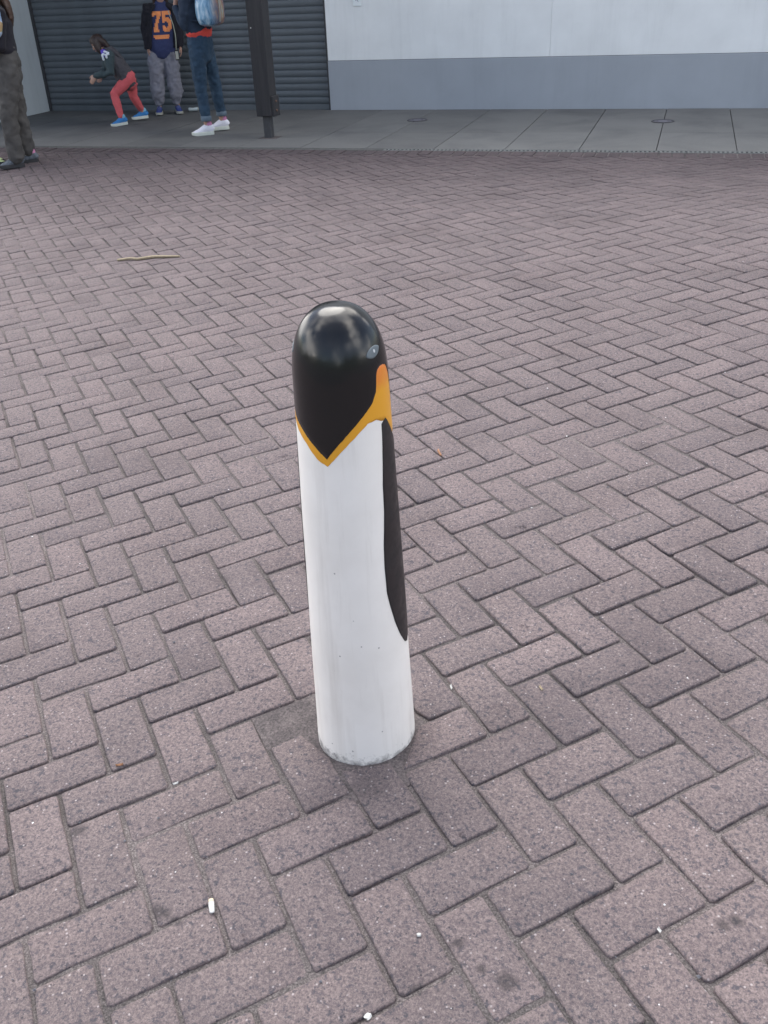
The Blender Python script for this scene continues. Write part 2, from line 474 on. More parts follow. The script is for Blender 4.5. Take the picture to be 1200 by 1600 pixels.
def cloth(name, col, var=0.18, scale=9.0, fine=260.0, rough=0.9):
    m, nt, b = mat_new(name); p = objco(nt)
    n = noise_tex(nt, p, scale, 5.0, 0.65)
    c = ramp(nt, n, [(0.28, tuple(x * (1 - var) for x in col)), (0.72, tuple(min(1, x * (1 + var)) for x in col))])
    c = mixc(nt, 0.25, c, ramp(nt, noise_tex(nt, p, fine, 2.0), [(0.35, tuple(x * .6 for x in col)), (0.65, tuple(min(1, x * 1.4) for x in col))]))
    nt.links.new(c, b.inputs['Base Color'])
    b.inputs['Roughness'].default_value = rough
    b.inputs['Specular IOR Level'].default_value = 0.2
    b.inputs['Sheen Weight'].default_value = 0.05
    bump(nt, b, noise_tex(nt, p, 24.0, 3.0), 0.35, 0.012)
    return m
M['grey_trouser'] = cloth('charcoal_trouser_cloth', (.078, .074, .070))
M['black_cloth'] = cloth('black_knit', (.022, .021, .027))
M['sweat_grey'] = cloth('grey_marl_fleece', (.215, .215, .25))
M['navy'] = cloth('navy_jersey', (.040, .050, .120))
M['jean'] = cloth('blue_denim', (.036, .064, .100), 0.32, 7.0)
M['jean_cuff'] = cloth('turned_denim_cuff', (.13, .17, .21))
M['dark_navy'] = cloth('dark_navy_jacket_cloth', (.032, .045, .070))
M['red_cloth'] = cloth('red_jersey', (.72, .085, .065))
M['pink_legging'] = cloth('coral_pink_legging', (.64, .125, .135), 0.10)
M['hoodie_grey'] = cloth('dark_grey_hoodie_fleece', (.085, .080, .088))
M['hoodie_green'] = cloth('dark_teal_sleeve_fleece', (.060, .082, .088))
M['shoe_blue'] = simple('bright_blue_shoe_mesh', (.035, .20, .48), 0.7, 0.2, 60.0)
M['shoe_teal'] = simple('pale_blue_shoe_lining', (.20, .45, .58), 0.8, 0.1)
M['shoe_navy'] = simple('navy_shoe_mesh', (.035, .055, .20), 0.7, 0.2, 60.0)
M['shoe_white'] = simple('white_canvas', (.80, .78, .84), 0.75, 0.05, 60.0)
M['shoe_grey'] = simple('grey_shoe_mesh', (.10, .115, .135), 0.75, 0.5, 45.0)
M['shoe_pink'] = simple('pink_shoe_trim', (.50, .20, .34), 0.7, 0.1)
M['shoe_lime'] = simple('lime_shoe_mesh', (.62, .72, .36), 0.7, 0.08, 60.0)
M['sole_white'] = simple('off_white_rubber', (.66, .68, .60), 0.7, 0.06)
M['sole_dark'] = simple('dark_rubber', (.035, .035, .038), 0.8, 0.1)
M['sole_grey'] = simple('pale_grey_rubber', (.38, .38, .33), 0.7, 0.1)
M['print_orange'] = simple('orange_print', (.80, .27, .09), 0.7, 0.12, 40.0)
M['print_white'] = simple('white_print', (.72, .76, .80), 0.7, 0.1, 40.0)
M['print_purple'] = simple('purple_print', (.12, .08, .50), 0.7, 0.1, 40.0)
M['phone'] = simple('black_plastic', (.02, .02, .022), 0.3, 0.1)
M['strap'] = simple('pale_webbing', (.35, .37, .30), 0.8, 0.1)

m, nt, b = mat_new('pastel_patterned_vinyl'); p = objco(nt)
mp = nt.nodes.new('ShaderNodeMapping'); mp.inputs['Scale'].default_value = (15.0, 15.0, 3.2); nt.links.new(p, mp.inputs['Vector'])
n = noise_tex(nt, mp.outputs['Vector'], 1.0, 5.0, 0.75, 0.8)
sx = nt.nodes.new('ShaderNodeSeparateXYZ'); nt.links.new(p, sx.inputs[0])
blue = ramp(nt, n, [(0.32, (.045, .11, .22)), (0.45, (.16, .33, .50)), (0.56, (.34, .50, .62)), (0.70, (.62, .70, .78))])
warm = ramp(nt, n, [(0.32, (.03, .03, .06)), (0.45, (.13, .13, .17)), (0.55, (.26, .13, .10)), (0.62, (.30, .25, .14)), (0.74, (.20, .30, .38))])
side = nt.nodes.new('ShaderNodeMapRange'); side.inputs['From Min'].default_value = -0.045; side.inputs['From Max'].default_value = 0.045
nt.links.new(sx.outputs['X'], side.inputs['Value'])
nt.links.new(mixc(nt, side.outputs[0], blue, warm), b.inputs['Base Color'])
b.inputs['Roughness'].default_value = 0.38
M['bag'] = m
m, nt, b = mat_new('bright_patterned_nylon'); p = objco(nt)
vo = nt.nodes.new('ShaderNodeTexVoronoi'); vo.inputs['Scale'].default_value = 13.0; nt.links.new(p, vo.inputs['Vector'])
sc_ = nt.nodes.new('ShaderNodeSeparateColor'); nt.links.new(vo.outputs['Color'], sc_.inputs[0])
nt.links.new(ramp(nt, sc_.outputs[0], [(0.0, (.55, .60, .62)), (0.3, (.08, .20, .42)), (0.5, (.50, .20, .08)), (0.7, (.22, .42, .26)), (0.9, (.60, .62, .50))]), b.inputs['Base Color'])
M['bag2'] = m
M['twig'] = simple('dry_twig_bark', (.33, .27, .18), 0.8, 0.3, 90.0)
M['twig_red'] = simple('dry_leaf_brown', (.26, .13, .07), 0.85, 0.3, 60.0)
M['paper'] = simple('white_paper', (.50, .50, .48), 0.8, 0.12)
M['butt_tip'] = simple('cigarette_filter', (.60, .50, .36), 0.8, 0.1)
M['clear_plastic'] = simple('milky_plastic', (.52, .58, .58), 0.25, 0.08)
M['stone_white'] = simple('pale_stone_chip', (.66, .65, .64), 0.7, 0.15)
M['stone_dark'] = simple('dark_stone_chip', (.10, .10, .115), 0.8, 0.2)
M['label_plate'] = simple('white_plastic_plate', (.82, .86, .86), 0.5, 0.02)
M['label_ink'] = simple('grey_ink', (.22, .22, .34), 0.7, 0.05)

# ------------------------------------------------------------------ ground sheets
G = MB()
n = 24
ring = [3, 20, 60, 200, 450]
gv, gf = [], []
for x in (-450, -60, -14, -7.5, 10, 20, 60, 450):
    for y in (-450, -60, -20, -12.4, -0.4, 14, 60, 450):
        gv.append((x, y, 0))
def gz(x, y): return -0.12 + (zsurf(x, y) if -13 < y < 0 else (-0.3 if y <= -13 else -0.0)) - 0.25
gv = [(x, y, -0.75 if (abs(x) < 15 and -13 < y < 14) else -0.62) for x, y, z in gv]
gf = [(i * 8 + j, (i + 1) * 8 + j, (i + 1) * 8 + j + 1, i * 8 + j + 1) for i in range(7) for j in range(7)]
M['asphalt'] = simple('worn_asphalt', (.075, .073, .075), 0.9, 0.25, 3.0, 0.4, 60.0)
tag(mesh('ground', gv, gf, M['asphalt']), kind='structure')

# a wooded rise across the road, behind the photographer (it shows in the gloss paint)
hv, hf = [], []
NA = 90
for i in range(NA + 1):
    a = R(95) + R(170) * i / NA
    top = (4.6 + 3.0 * noise.noise(Vector((i * .13, 0, 0))) + 1.6 * noise.noise(Vector((i * .5, 3, 0))) + (3.5 if i < 30 else 0)) * min(1, 6 * i / NA, 6 * (NA - i) / NA)
    for k_ in range(7):
        t_ = k_ / 6
        r_ = 38 + 16 * t_ + 1.5 * noise.noise(Vector((i * .7, k_ * .9, 5)))
        hv.append((math.sin(a) * r_, math.cos(a) * r_, -.7 + (top + .7) * math.sin(t_ * math.pi / 2) + (.8 * noise.noise(Vector((i * 1.1, k_, 9))) if k_ else 0)))
for i in range(NA):
    for k_ in range(6):
        hf.append((i * 7 + k_, (i + 1) * 7 + k_, (i + 1) * 7 + k_ + 1, i * 7 + k_ + 1))
M['wood'] = simple('dark_scrub_foliage', (.045, .060, .030), 0.9, 0.45, 1.2, 0.6, 6.0)
tag(mesh('hill', hv, hf, M['wood'], None, True), kind='structure')

# ------------------------------------------------------------------ brick forecourt
U = 0.115
O = Vector((1.93702, -8.44789))
E1 = Vector((0.73853628, 0.67226073)); E1.normalize()
E2 = Vector((E1.y, -E1.x))
def uv(u, v): return O + U * (u * E1 + v * E2)
BOL = Vector((2.4007, -8.1149)); BOL_Z = 0.02527
Y_TOP = -0.315                                    # the herringbone stops at the border course
X0, X1, Y0 = -7.4, 6.2, -11.2

# sand bed: one fine sheet that carries the joints
res = 0.03
def sheet(name, xs, ys, dz, mat, parent, amp=0.0):
    vs, fs = [], []
    for y in ys:
        for x in xs:
            z = zsurf(x, y) + dz
            if amp:
                z += amp * (noise.noise(Vector((x * 9, y * 9, 1.3))) + .6 * noise.noise(Vector((x * 2.1, y * 2.1, 7.0))))
            vs.append((x, y, z))
    nx = len(xs)
    for j in range(len(ys) - 1):
        for i in range(nx - 1):
            fs.append((j * nx + i, j * nx + i + 1, (j + 1) * nx + i + 1, (j + 1) * nx + i))
    return mesh(name, vs, fs, mat, parent, True)
def frange(a, b_, s):
    k = int(round((b_ - a) / s))
    return [a + (b_ - a) * i / k for i in range(k + 1)]
paving = sheet('paving', frange(X0 - .3, X1 + .3, 0.045), frange(Y0 - .3, -0.062, 0.045), -0.0074, M['sand'], None, 0.0042)
tag(paving, kind='structure')

GAP = 0.0043
def outline(L, W, seed):                          # irregular rounded rectangle, counter-clockwise
    rr = random.Random(seed)
    c = 0.006
    pts = [(-L / 2 + c, -W / 2), (-L / 6, -W / 2), (L / 6, -W / 2), (L / 2 - c, -W / 2), (L / 2, -W / 2 + c), (L / 2, 0), (L / 2, W / 2 - c),
           (L / 2 - c, W / 2), (L / 6, W / 2), (-L / 6, W / 2), (-L / 2 + c, W / 2), (-L / 2, W / 2 - c), (-L / 2, 0), (-L / 2, -W / 2 + c)]
    return [(x + rr.uniform(-.0017, .0017), y + rr.uniform(-.0017, .0017)) for x, y in pts]
def shrink(pts, d):
    k = len(pts)
    cx = sum(p[0] for p in pts) / k; cy = sum(p[1] for p in pts) / k
    mx = max(abs(p[0] - cx) for p in pts) + 1e-6; my = max(abs(p[1] - cy) for p in pts) + 1e-6
    fx, fy = max(0.1, 1 - d / mx), max(0.1, 1 - d / my)
    return [(cx + (x - cx) * fx, cy + (y - cy) * fy) for x, y in pts]
def brick_geo(pts, seed, depth=0.05):
    rr = random.Random(seed)
    k = len(pts)
    top = [(x, y, rr.uniform(-.0006, .0004)) for x, y in shrink(pts, 0.0040)]
    mid = [(x, y, -0.0017 + rr.uniform(-.0006, .0006)) for x, y in shrink(pts, 0.0012)]
    rim = [(x, y, -0.0068) for x, y in pts]
    vs = top + mid + rim
    fs = [tuple(range(k))]
    for a in (0, k):
        for j in range(k):
            j2 = (j + 1) % k
            fs.append((a + k + j, a + k + j2, a + j2, a + j))
    vs2 = [(x, y, -depth) for x, y in pts]
    vs += vs2
    for j in range(k):
        j2 = (j + 1) % k
        fs.append((3 * k + j, 3 * k + j2, 2 * k + j2, 2 * k + j))
    return vs, fs
def clip(pts, nx_, ny_, d):                       # keep nx*x + ny*y >= d
    out = []
    k = len(pts)
    for i in range(k):
        a, b_ = pts[i], pts[(i + 1) % k]
        sa, sb = nx_ * a[0] + ny_ * a[1] - d, nx_ * b_[0] + ny_ * b_[1] - d
        if sa >= 0: out.append(a)
        if (sa >= 0) != (sb >= 0):
            t = sa / (sa - sb)
            out.append((a[0] + (b_[0] - a[0]) * t, a[1] + (b_[1] - a[1]) * t))
    return out

LB, WB = 2 * U - 2 * GAP, U - 2 * GAP
TEMPL = []
for s in range(10):
    vs, fs = brick_geo(outline(LB, WB, s + 50), s + 90)
    me = bpy.data.meshes.new('brick')
    me.from_pydata(vs, [], fs)
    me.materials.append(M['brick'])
    me.polygons.foreach_set('use_smooth', [True] * len(me.polygons))
    TEMPL.append((me, vs, fs))

def frame(x, y, ang, rr, extra=0.0):
    h = 0.05
    zx = (zsurf(x + h, y) - zsurf(x - h, y)) / (2 * h); zy = (zsurf(x, y + h) - zsurf(x, y - h)) / (2 * h)
    nrm = Vector((-zx + rr.gauss(0, .0055), -zy + rr.gauss(0, .0055), 1)).normalized()
    a = Vector((math.cos(ang), math.sin(ang), 0)); a = (a - nrm * a.dot(nrm)).normalized()
    b_ = nrm.cross(a)
    # slow undulation of the laid surface, and a little settlement of each brick
    z = zsurf(x, y) + 0.004 * noise.noise(Vector((x * 1.3, y * 1.3, 3))) + rr.gauss(0, .0009) + extra
    return Matrix(((a.x, b_.x, nrm.x, x), (a.y, b_.y, nrm.y, y), (a.z, b_.z, nrm.z, z), (0, 0, 0, 1)))

whole, cut = [], []
A1 = math.atan2(E1.y, E1.x); A2 = math.atan2(E2.y, E2.x)
for i in range(-70, 130):
    for j in range(-130, 60):
        d = (i - j) % 4
        if d == 0: cpos, ang, cen = uv(i + 1, j + .5), A1, (i + 1, j + .5)
        elif d == 3: cpos, ang, cen = uv(i + .5, j + 1), A2, (i + .5, j + 1)
        else: continue
        x, y = cpos
        if not (X0 < x < X1 and Y0 < y < Y_TOP + .12): continue
        rr = random.Random(i * 1009 + j * 31 + 5)
        # a narrow view funnel plus a margin keeps the bricks to where they can be seen
        if (i, j) == (3, -1): continue             # filled with mortar beside the bollard
        x += rr.gauss(0, .0008); y += rr.gauss(0, .0008); ang += rr.gauss(0, .004)
        mtx = frame(x, y, ang, rr)
        db = (Vector((x, y)) - BOL).length
        if y > Y_TOP - .13 or db < .26: cut.append((x, y, ang, mtx, i * 7 + j))
        else: whole.append((x, y, ang, mtx, i * 7 + j))

def size_px(x, y):
    u_, v_, z_ = px((x, y, zsurf(x, y)))
    inside = -60 < u_ < 1260 and -20 < v_ < 1680 and z_ > 0
    return (1.0 / z_ ** 3) if inside else 0.0
whole.sort(key=lambda w: -size_px(w[0], w[1]))
parts = []
bulk = MB()
bv, bf = [], []
nsep = 0
for w in cut:
    x, y, ang, mtx, s = w
    ca, sa = math.cos(ang), math.sin(ang)
    pts = outline(LB, WB, s)
    # local clip lines: border course and the hole round the bollard
    lim = Y_TOP - .004                              # keep y < lim
    pts = clip(pts, -sa, -ca, -(lim - y))
    dv = Vector((x, y)) - BOL
    if dv.length < .26 and pts:
        dn = dv.normalized()
        nx_, ny_ = dn.x * ca + dn.y * sa, -dn.x * sa + dn.y * ca
        pts = clip(pts, nx_, ny_, 0.117 - dv.length)
    if len(pts) < 3: continue
    ax = max(p[0] for p in pts) - min(p[0] for p in pts); ay = max(p[1] for p in pts) - min(p[1] for p in pts)
    if min(ax, ay) < .02: continue
    vs, fs = brick_geo(pts, s)
    if dv.length < .3:
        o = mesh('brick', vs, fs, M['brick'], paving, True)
        o.matrix_world = mtx; nsep += 1
    else:
        k0 = len(bv)
        bv += [tuple(mtx @ Vector(v)) for v in vs]
        bf += [tuple(q + k0 for q in f_) for f_ in fs]
for q, w in enumerate(whole):
    x, y, ang, mtx, s = w
    me, vs, fs = TEMPL[s % len(TEMPL)]
    if nsep < 299 and size_px(x, y) > 0:
        o = new_obj('brick', me, paving)
        o.matrix_world = mtx; nsep += 1
    else:
        k0 = len(bv)
        bv += [tuple(mtx @ Vector(v)) for v in vs]
        bf += [tuple(q_ + k0 for q_ in f_) for f_ in fs]
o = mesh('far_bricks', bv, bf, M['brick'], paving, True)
o['kind'] = 'stuff'

# border course along the drain: bricks laid end-on
border = sheet('border_course', frange(X0, X1 + 2, 0.2), [-0.312, -0.19, -0.066], -0.0075, M['sand'], None)
tag(border, kind='structure')
x = X0
q = 0
SETT = []
for s in range(5):
    vs, fs = brick_geo(outline(0.225, 0.103, s + 7), s + 3)
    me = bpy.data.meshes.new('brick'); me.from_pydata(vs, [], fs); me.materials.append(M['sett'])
    SETT.append(me)
while x < X1 + 1.6:
    rr = random.Random(q + 900)
    o = new_obj('brick', SETT[q % 5], border)
    o.matrix_world = frame(x, -0.190 + rr.gauss(0, .001), math.pi / 2 + rr.gauss(0, .006), rr)
    x += .116; q += 1

# mortar round the bollard foot and in the missing brick
mv, mf = [], []
def mort_z(x, y): return zsurf(x, y) - .0020 + .0026 * noise.noise(Vector((x * 22, y * 22, .4))) + .0012 * noise.noise(Vector((x * 70, y * 70, 2)))
poly = [uv(*q_) for q_ in ((2.98, -1.03), (4.0, -1.04), (5.02, -1.03), (5.9, -.15), (6.05, .9), (6.0, 1.7), (5.5, 2.3), (4.7, 2.36), (3.8, 2.2), (3.35, 1.3), (3.5, .3), (2.97, .03))]
cen = BOL
rings = 9
for r_ in range(rings + 1):
    for p_ in range(len(poly)):
        for s in range(4):
            a = poly[p_].lerp(poly[(p_ + 1) % len(poly)], s / 4)
            q_ = cen.lerp(a, .35 + .65 * r_ / rings)
            mv.append((q_.x, q_.y, mort_z(q_.x, q_.y) - (0.0035 if r_ == rings else 0)))
k = len(poly) * 4
for r_ in range(rings):
    for j in range(k):
        j2 = (j + 1) % k
        mf.append((r_ * k + j, r_ * k + j2, (r_ + 1) * k + j2, (r_ + 1) * k + j)[::-1])
mesh('mortar_patch', mv, mf, M['mortar'], paving, True)

# ------------------------------------------------------------------ concrete footpath, drain
path = MB(); path.box((-9.0, 0.045, -0.20), (9.5, 3.6, -0.016))
path = path.build('footpath', M['black_void']); tag(path, kind='structure')
xs = [-0.95 + 0.733 * i for i in range(-8, 12)]
for i in range(len(xs) - 1):
    for (ya, yb) in ((0.048, 1.150), (1.1535, 3.6)):
        mb = MB(); rr = random.Random(i * 3 + int(yb))
        dz = rr.uniform(-.0012, .0012)
        mb.box((xs[i] + .0038, ya, -0.09), (xs[i + 1] - .0038, yb, dz), 0.003)
        mb.build('slab', M['concrete'], path)

drain = empty('drain_channel', (0, -0.01, 0))
tag(drain, 'long slotted drain running between the brick paving and the concrete footpath', 'drain')
mb = MB(); mb.box((-9, -.053, -.2), (9.5, .053, -.09)); mb.build('channel', M['black_void'], drain)
for k_ in range(-8, 9):
    mb = MB()
    a = k_ * 1.0
    mb.box((a + .002, -.052, -.05), (a + .998, -.030, -.001), .002)
    mb.box((a + .002, .030, -.05), (a + .998, .052, -.001), .002)
    if a < -0.6:
        mb.box((a + .002, -.0305, -.05), (a + .998, .0305, -.006))     # silted-up length
    else:
        for q in range(24):
            mb.box((a + .002 + q * .0416, -.031, -.05), (a + .002 + q * .0416 + .020, .031, -.002))
    mb.build('grate', M['grate'] if a > -0.6 else M['silt'], drain)

for (x, y, lab) in ((-0.204, 2.10, 'round iron cover in the footpath nearer the roller shutter'), (2.705, 1.98, 'round iron cover in the footpath at the far right by the plinth')):
    t = empty('manhole_cover', (x, y, 0.0))
    tag(t, lab, 'manhole cover', 'round covers in the footpath')
    mb = MB(); mb.loft([(0, 0, -.02), (0, 0, .004), (0, 0, .0055)], [.105, .105, .102], 40); mb.build('lid', M['iron'], t)
    vs, fs = [], []
    for j in range(48):
        th = 2 * math.pi * j / 48
        for (r_, z_) in ((.108, -.02), (.108, .007), (.110, .0085), (.124, .0085), (.127, .003), (.127, -.02)):
            vs.append((r_ * math.cos(th), r_ * math.sin(th), z_))
    for j in range(48):
        for q in range(5):
            j2 = (j + 1) % 48
            fs.append((j * 6 + q, j2 * 6 + q, j2 * 6 + q + 1, j * 6 + q + 1)[::-1])
    mesh('rim', vs, fs, M['ironrim'], t)
    for s in (-1, 1):
        mb = MB(); mb.box((s * .06 - .012, -.006, .004), (s * .06 + .012, .006, .0075), .001)
        mb.build('lifting_slot', M['black_void'], t)

# ------------------------------------------------------------------ building
bld = empty('building', (0, 3.11, 0))
tag(bld, 'white rendered building with a blue grey plinth and a dark roller shutter', 'building')
YW = 0.0                                           # local: the white wall face
XJ = -1.688                                        # right jamb of the shutter
def bpart(name, boxes, mat, ch=0.0):
    mb = MB()
    for lo, hi in boxes: mb.box(lo, hi, ch)
    return mb.build(name, mat, bld)
H = 9.0
SEAM = 1.243
pan = [(XJ, SEAM - .0012), (SEAM + .0012, 4.18), (4.185, 9.5)]
for a, b_ in pan:
    bpart('wall_panel', [((a, 0.0, 0.602), (b_, 0.25, H))], M['wall'])
bpart('plinth', [((XJ - .002, -0.012, -0.1), (9.5, 0.25, 0.598))], M['plinth'], 0.003)
bpart('drip_seal', [((XJ, -0.006, 0.597), (9.5, 0.05, 0.6035))], M['dark_metal'])
bpart('core', [((XJ + .02, 0.26, -0.1), (9.5, 6.0, H - .05)), ((-9.0, 0.40, -0.1), (XJ + .02, 6.0, H - .05))], M['black_void'])
bpart('lintel', [((-9.0, 0.0, 3.02), (XJ - .003, 0.25, H))], M['wall'])
bpart('wing_wall', [((-6.47, -2.2, -0.1), (-6.165, 0.25, 3.02))], M['pier'], 0.004)
bpart('side_wall', [((-9.0, 0.0, -0.1), (-6.475, 0.25, 3.015))], M['pier'])
bpart('shutter_guide', [((XJ - .030, 0.012, -0.02), (XJ - .003, 0.10, 3.01))], M['dark_metal'])
bpart('shutter_guide', [((-6.163, 0.012, -0.02), (-6.13, 0.10, 3.01))], M['dark_metal'])
sh = bpart('shutter', [((-6.16, 0.075, -0.02), (XJ - .005, 0.10, 3.01))], M['dark_metal'])
# curved interlocking slats
P_ = 0.0835
prof = [(0.005, 0.0), (-0.001, 0.007), (-0.008, 0.026), (-0.0100, 0.044), (-0.008, 0.062), (-0.003, 0.075), (0.005, 0.0825), (0.030, 0.0835), (0.030, 0.0)]
vs = [(-6.128, 0.05 + d_, z_) for d_, z_ in prof] + [(XJ - .032, 0.05 + d_, z_) for d_, z_ in prof]
k = len(prof)
fs = [(j, (j + 1) % k, k + (j + 1) % k, k + j)[::-1] for j in range(k)] + [tuple(range(k)), tuple(reversed(range(k, 2 * k)))]
sme = bpy.data.meshes.new('slat'); sme.from_pydata(vs, [], fs); sme.materials.append(M['shutter'])
for r_ in range(35):
    o = new_obj('slat', sme, sh)
    o.location = (0, random.uniform(-.0015, .0015), 0.075 + r_ * P_)
mb = MB(); mb.box((-6.128, 0.03, -0.002), (XJ - .032, 0.085, 0.072), 0.004); mb.build('bottom_rail', M['shutter'], sh)
# canopy over the footpath, carried by the timber post
bpart('canopy_roof', [((-9.0, -2.75, 4.02), (-1.40, 0.0, 4.16))], M['soffit'])
bpart('canopy_fascia', [((-9.0, -2.80, 3.90), (-1.40, -2.752, 4.22))], M['timber'])
bpart('canopy_beam', [((-9.0, -2.50, 3.80), (-1.42, -2.29, 4.018))], M['timber'])
# small notice plate, high on the wall next to the shutter
lp = empty('notice_plate', (-1.245, 3.11, 1.226))
tag(lp, 'small white plate with grey marks fixed on the white wall near the shutter', 'notice')
mb = MB(); mb.box((-.055, -.012, 0), (.055, -.001, .19), .003); mb.build('plate', M['label_plate'], lp)
for (x0, z0, x1, z1, t_) in ((-.018, .062, .002, .072, .006), (.002, .072, .020, .050, .006), (-.012, .112, .010, .150, .010), (.010, .150, .006, .180, .008)):
    a = Vector((x0, 0, z0)); c_ = Vector((x1, 0, z1)); d_ = (c_ - a).normalized(); s_ = Vector((-d_.z, 0, d_.x)) * t_ / 2
    v4 = [a - s_, c_ - s_, c_ + s_, a + s_]
    mb = MB(); mb.add([v + Vector((0, -.0132, 0)) for v in v4] + [v + Vector((0, -.0118, 0)) for v in v4], [(0, 1, 2, 3), (7, 6, 5, 4), (0, 4, 5, 1), (1, 5, 6, 2), (2, 6, 7, 3), (3, 7, 4, 0)])
    mb.build('mark', M['label_ink'], lp)

# ------------------------------------------------------------------ timber post
post = empty('canopy_post', (-1.585, 0.716, 0))
tag(post, 'dark timber canopy post raised on a short steel stub in front of the shutter', 'post')
mb = MB(); mb.box((-.092, -.095, .235), (.092, .095, 3.795), .006); mb.build('timber_post', M['timber'], post)
mb = MB(); mb.box((-.044, -.044, -.02), (.044, .044, .245), .004); mb.build('steel_stub', M['dark_metal'], post)
mb = MB(); mb.box((.0925, -.085, .232), (.122, .085, .44), .004); bp = mb.build('bolt_plate', M['timber'], post)
M['bolt'] = simple('rusty_bolt', (.16, .09, .065), 0.7, 0.3, 80.0)
for z_ in (.29, .385):
    mb = MB(); mb.loft([(.118, -.01, z_), (.131, -.01, z_), (.133, -.01, z_)], [.013, .013, .009], 6); mb.build('bolt', M['bolt'], post)
mb = MB(); mb.box((-.062, -.099, 1.112), (-.050, -.0945, 1.124), .001); mb.build('pin', M['paper'], post)
mb = MB(); mb.box((-.10, -.10, -.01), (.12, .10, .0035), .002); mb.build('footing', M['mortar'], post)

# ------------------------------------------------------------------ the penguin bollard
bol = empty('penguin_bollard', (BOL.x, BOL.y, BOL_Z))
tag(bol, 'round topped bollard painted as a black white and orange penguin on brick paving', 'bollard')
vd = CAM_POS - Vector((BOL.x, BOL.y, 0)); vd.z = 0; vd.normalize()
vr = Vector((-vd.y, vd.x, 0))                       # picture right when seen from the front
H_B = 1.0165
def prof_r(z):
    r_ = 0.113 - 0.0285 * z + 0.0004 * math.sin(math.pi * min(max(z / .95, 0), 1))
    zd = 0.885
    if z > zd:
        t = min((z - zd) / (H_B - zd), 1.0)
        r_ *= max(0.0, 1 - t ** 2.4) ** (1 / 2.4)
    return r_
def surf(th, z, off=0.0):                           # th: 0 faces the photographer, + to picture right
    r_ = prof_r(z)
    d_ = vd * math.cos(th) + vr * math.sin(th)
    e = .002
    zz = min(max(z, e), H_B - e)
    sl = (prof_r(min(zz + e, H_B)) - prof_r(zz - e)) / (2 * e)
    nrm = (d_ + Vector((0, 0, -sl))).normalized()
    wob = .0007 * noise.noise(Vector((math.cos(th) * 1.5, math.sin(th) * 1.5, z * 5)))
    return d_ * (r_ + wob) + Vector((0, 0, z)) + nrm * off - vr * (.006 * z)
NT = 128
zs_ = [-.06 + .02 * i for i in range(48)] + [.885 + (H_B - .885) * (1 - (1 - i / 26) ** 2.2) for i in range(26)]
zs_ = sorted(set(round(z, 5) for z in zs_))
vs, fs = [], []
for z in zs_:
    for j in range(NT): vs.append(surf(2 * math.pi * j / NT, max(z, 0)) + Vector((0, 0, min(z, 0))))
for i in range(len(zs_) - 1):
    for j in range(NT):
        j2 = (j + 1) % NT
        fs.append((i * NT + j, i * NT + j2, (i + 1) * NT + j2, (i + 1) * NT + j))
vs.append(Vector((0, 0, H_B)) - vr * (.006 * H_B))
for j in range(NT): fs.append(((len(zs_) - 1) * NT + j, (len(zs_) - 1) * NT + (j + 1) % NT, len(vs) - 1))
mesh('post_body', vs, fs, M['white_paint'], bol, True)

PH0 = R(-22.5)                                      # the chest line of the penguin
def lerp_tab(tab, x):
    if x <= tab[0][0]: return tab[0][1]
    for (a, va), (b_, vb) in zip(tab, tab[1:]):
        if x <= b_: return va + (vb - va) * (x - a) / (b_ - a)
    return tab[-1][1]
ZLR = [(0, .752), (9.3, .7725), (27.6, .805), (42.8, .828), (59.3, .852), (67.1, .873), (67.8, .890), (69.4, .9035), (72, .910), (76.5, .9135), (83, .9145), (92, .9095), (100, .890), (108, .850), (116, .805), (150, .775), (180, .765)]
ZLL = [(0, .752), (16.2, .7755), (34.7, .7995), (54, .817), (64, .836), (67.1, .873), (67.8, .890), (69.4, .9035), (72, .910), (76.5, .9135), (83, .9145), (92, .9095), (100, .890), (108, .850), (116, .805), (150, .775), (180, .765)]
OLR = [(0, .737), (12, .7585), (21.5, .7755), (39.8, .8025), (51.1, .8155), (64.4, .818), (71.6, .8105), (80, .808), (89, .787), (98, .766), (108, .770), (115, .80)]
OLL = [(0, .737), (12, .747), (29.5, .7745), (48.3, .793), (62, .809), (71.6, .8105), (80, .808), (89, .787), (98, .766), (108, .770), (115, .80)]
def edge_wob(p, s): return .0011 * noise.noise(Vector((p * .16, s, 0))) + .0007 * noise.noise(Vector((p * .6, s, 4)))
def patch(name, mat, cols, zlo, zhi, off, rows=10, closed=False):
    """a coat of paint: columns over the angle, from zlo(phi) to zhi(phi)"""
    vs, fs = [], []
    for c_ in cols:
        a, b_ = zlo(c_), zhi(c_)
        th = PH0 + R(c_)
        vs.append(surf(th, a, -.0004))
        for r_ in range(rows + 1): vs.append(surf(th, a + (b_ - a) * r_ / rows, off))
        vs.append(surf(th, b_, -.0004))
    m_ = rows + 3
    k_ = len(cols)
    for i in range(k_ if closed else k_ - 1):
        i2 = (i + 1) % k_
        for r_ in range(m_ - 1):
            fs.append((i * m_ + r_, i2 * m_ + r_, i2 * m_ + r_ + 1, i * m_ + r_ + 1))
    return mesh(name, vs, fs, mat, bol, True)
def both(tr, tl):
    def f_(p):
        q = (p + 180) % 360 - 180
        return lerp_tab(tr if q >= 0 else tl, abs(q)) + edge_wob(q, 1.0 if tr is ZLR else 8.0)
    return f_
cols = [i * 1.5 for i in range(-120, 120)]
hood = both(ZLR, ZLL)
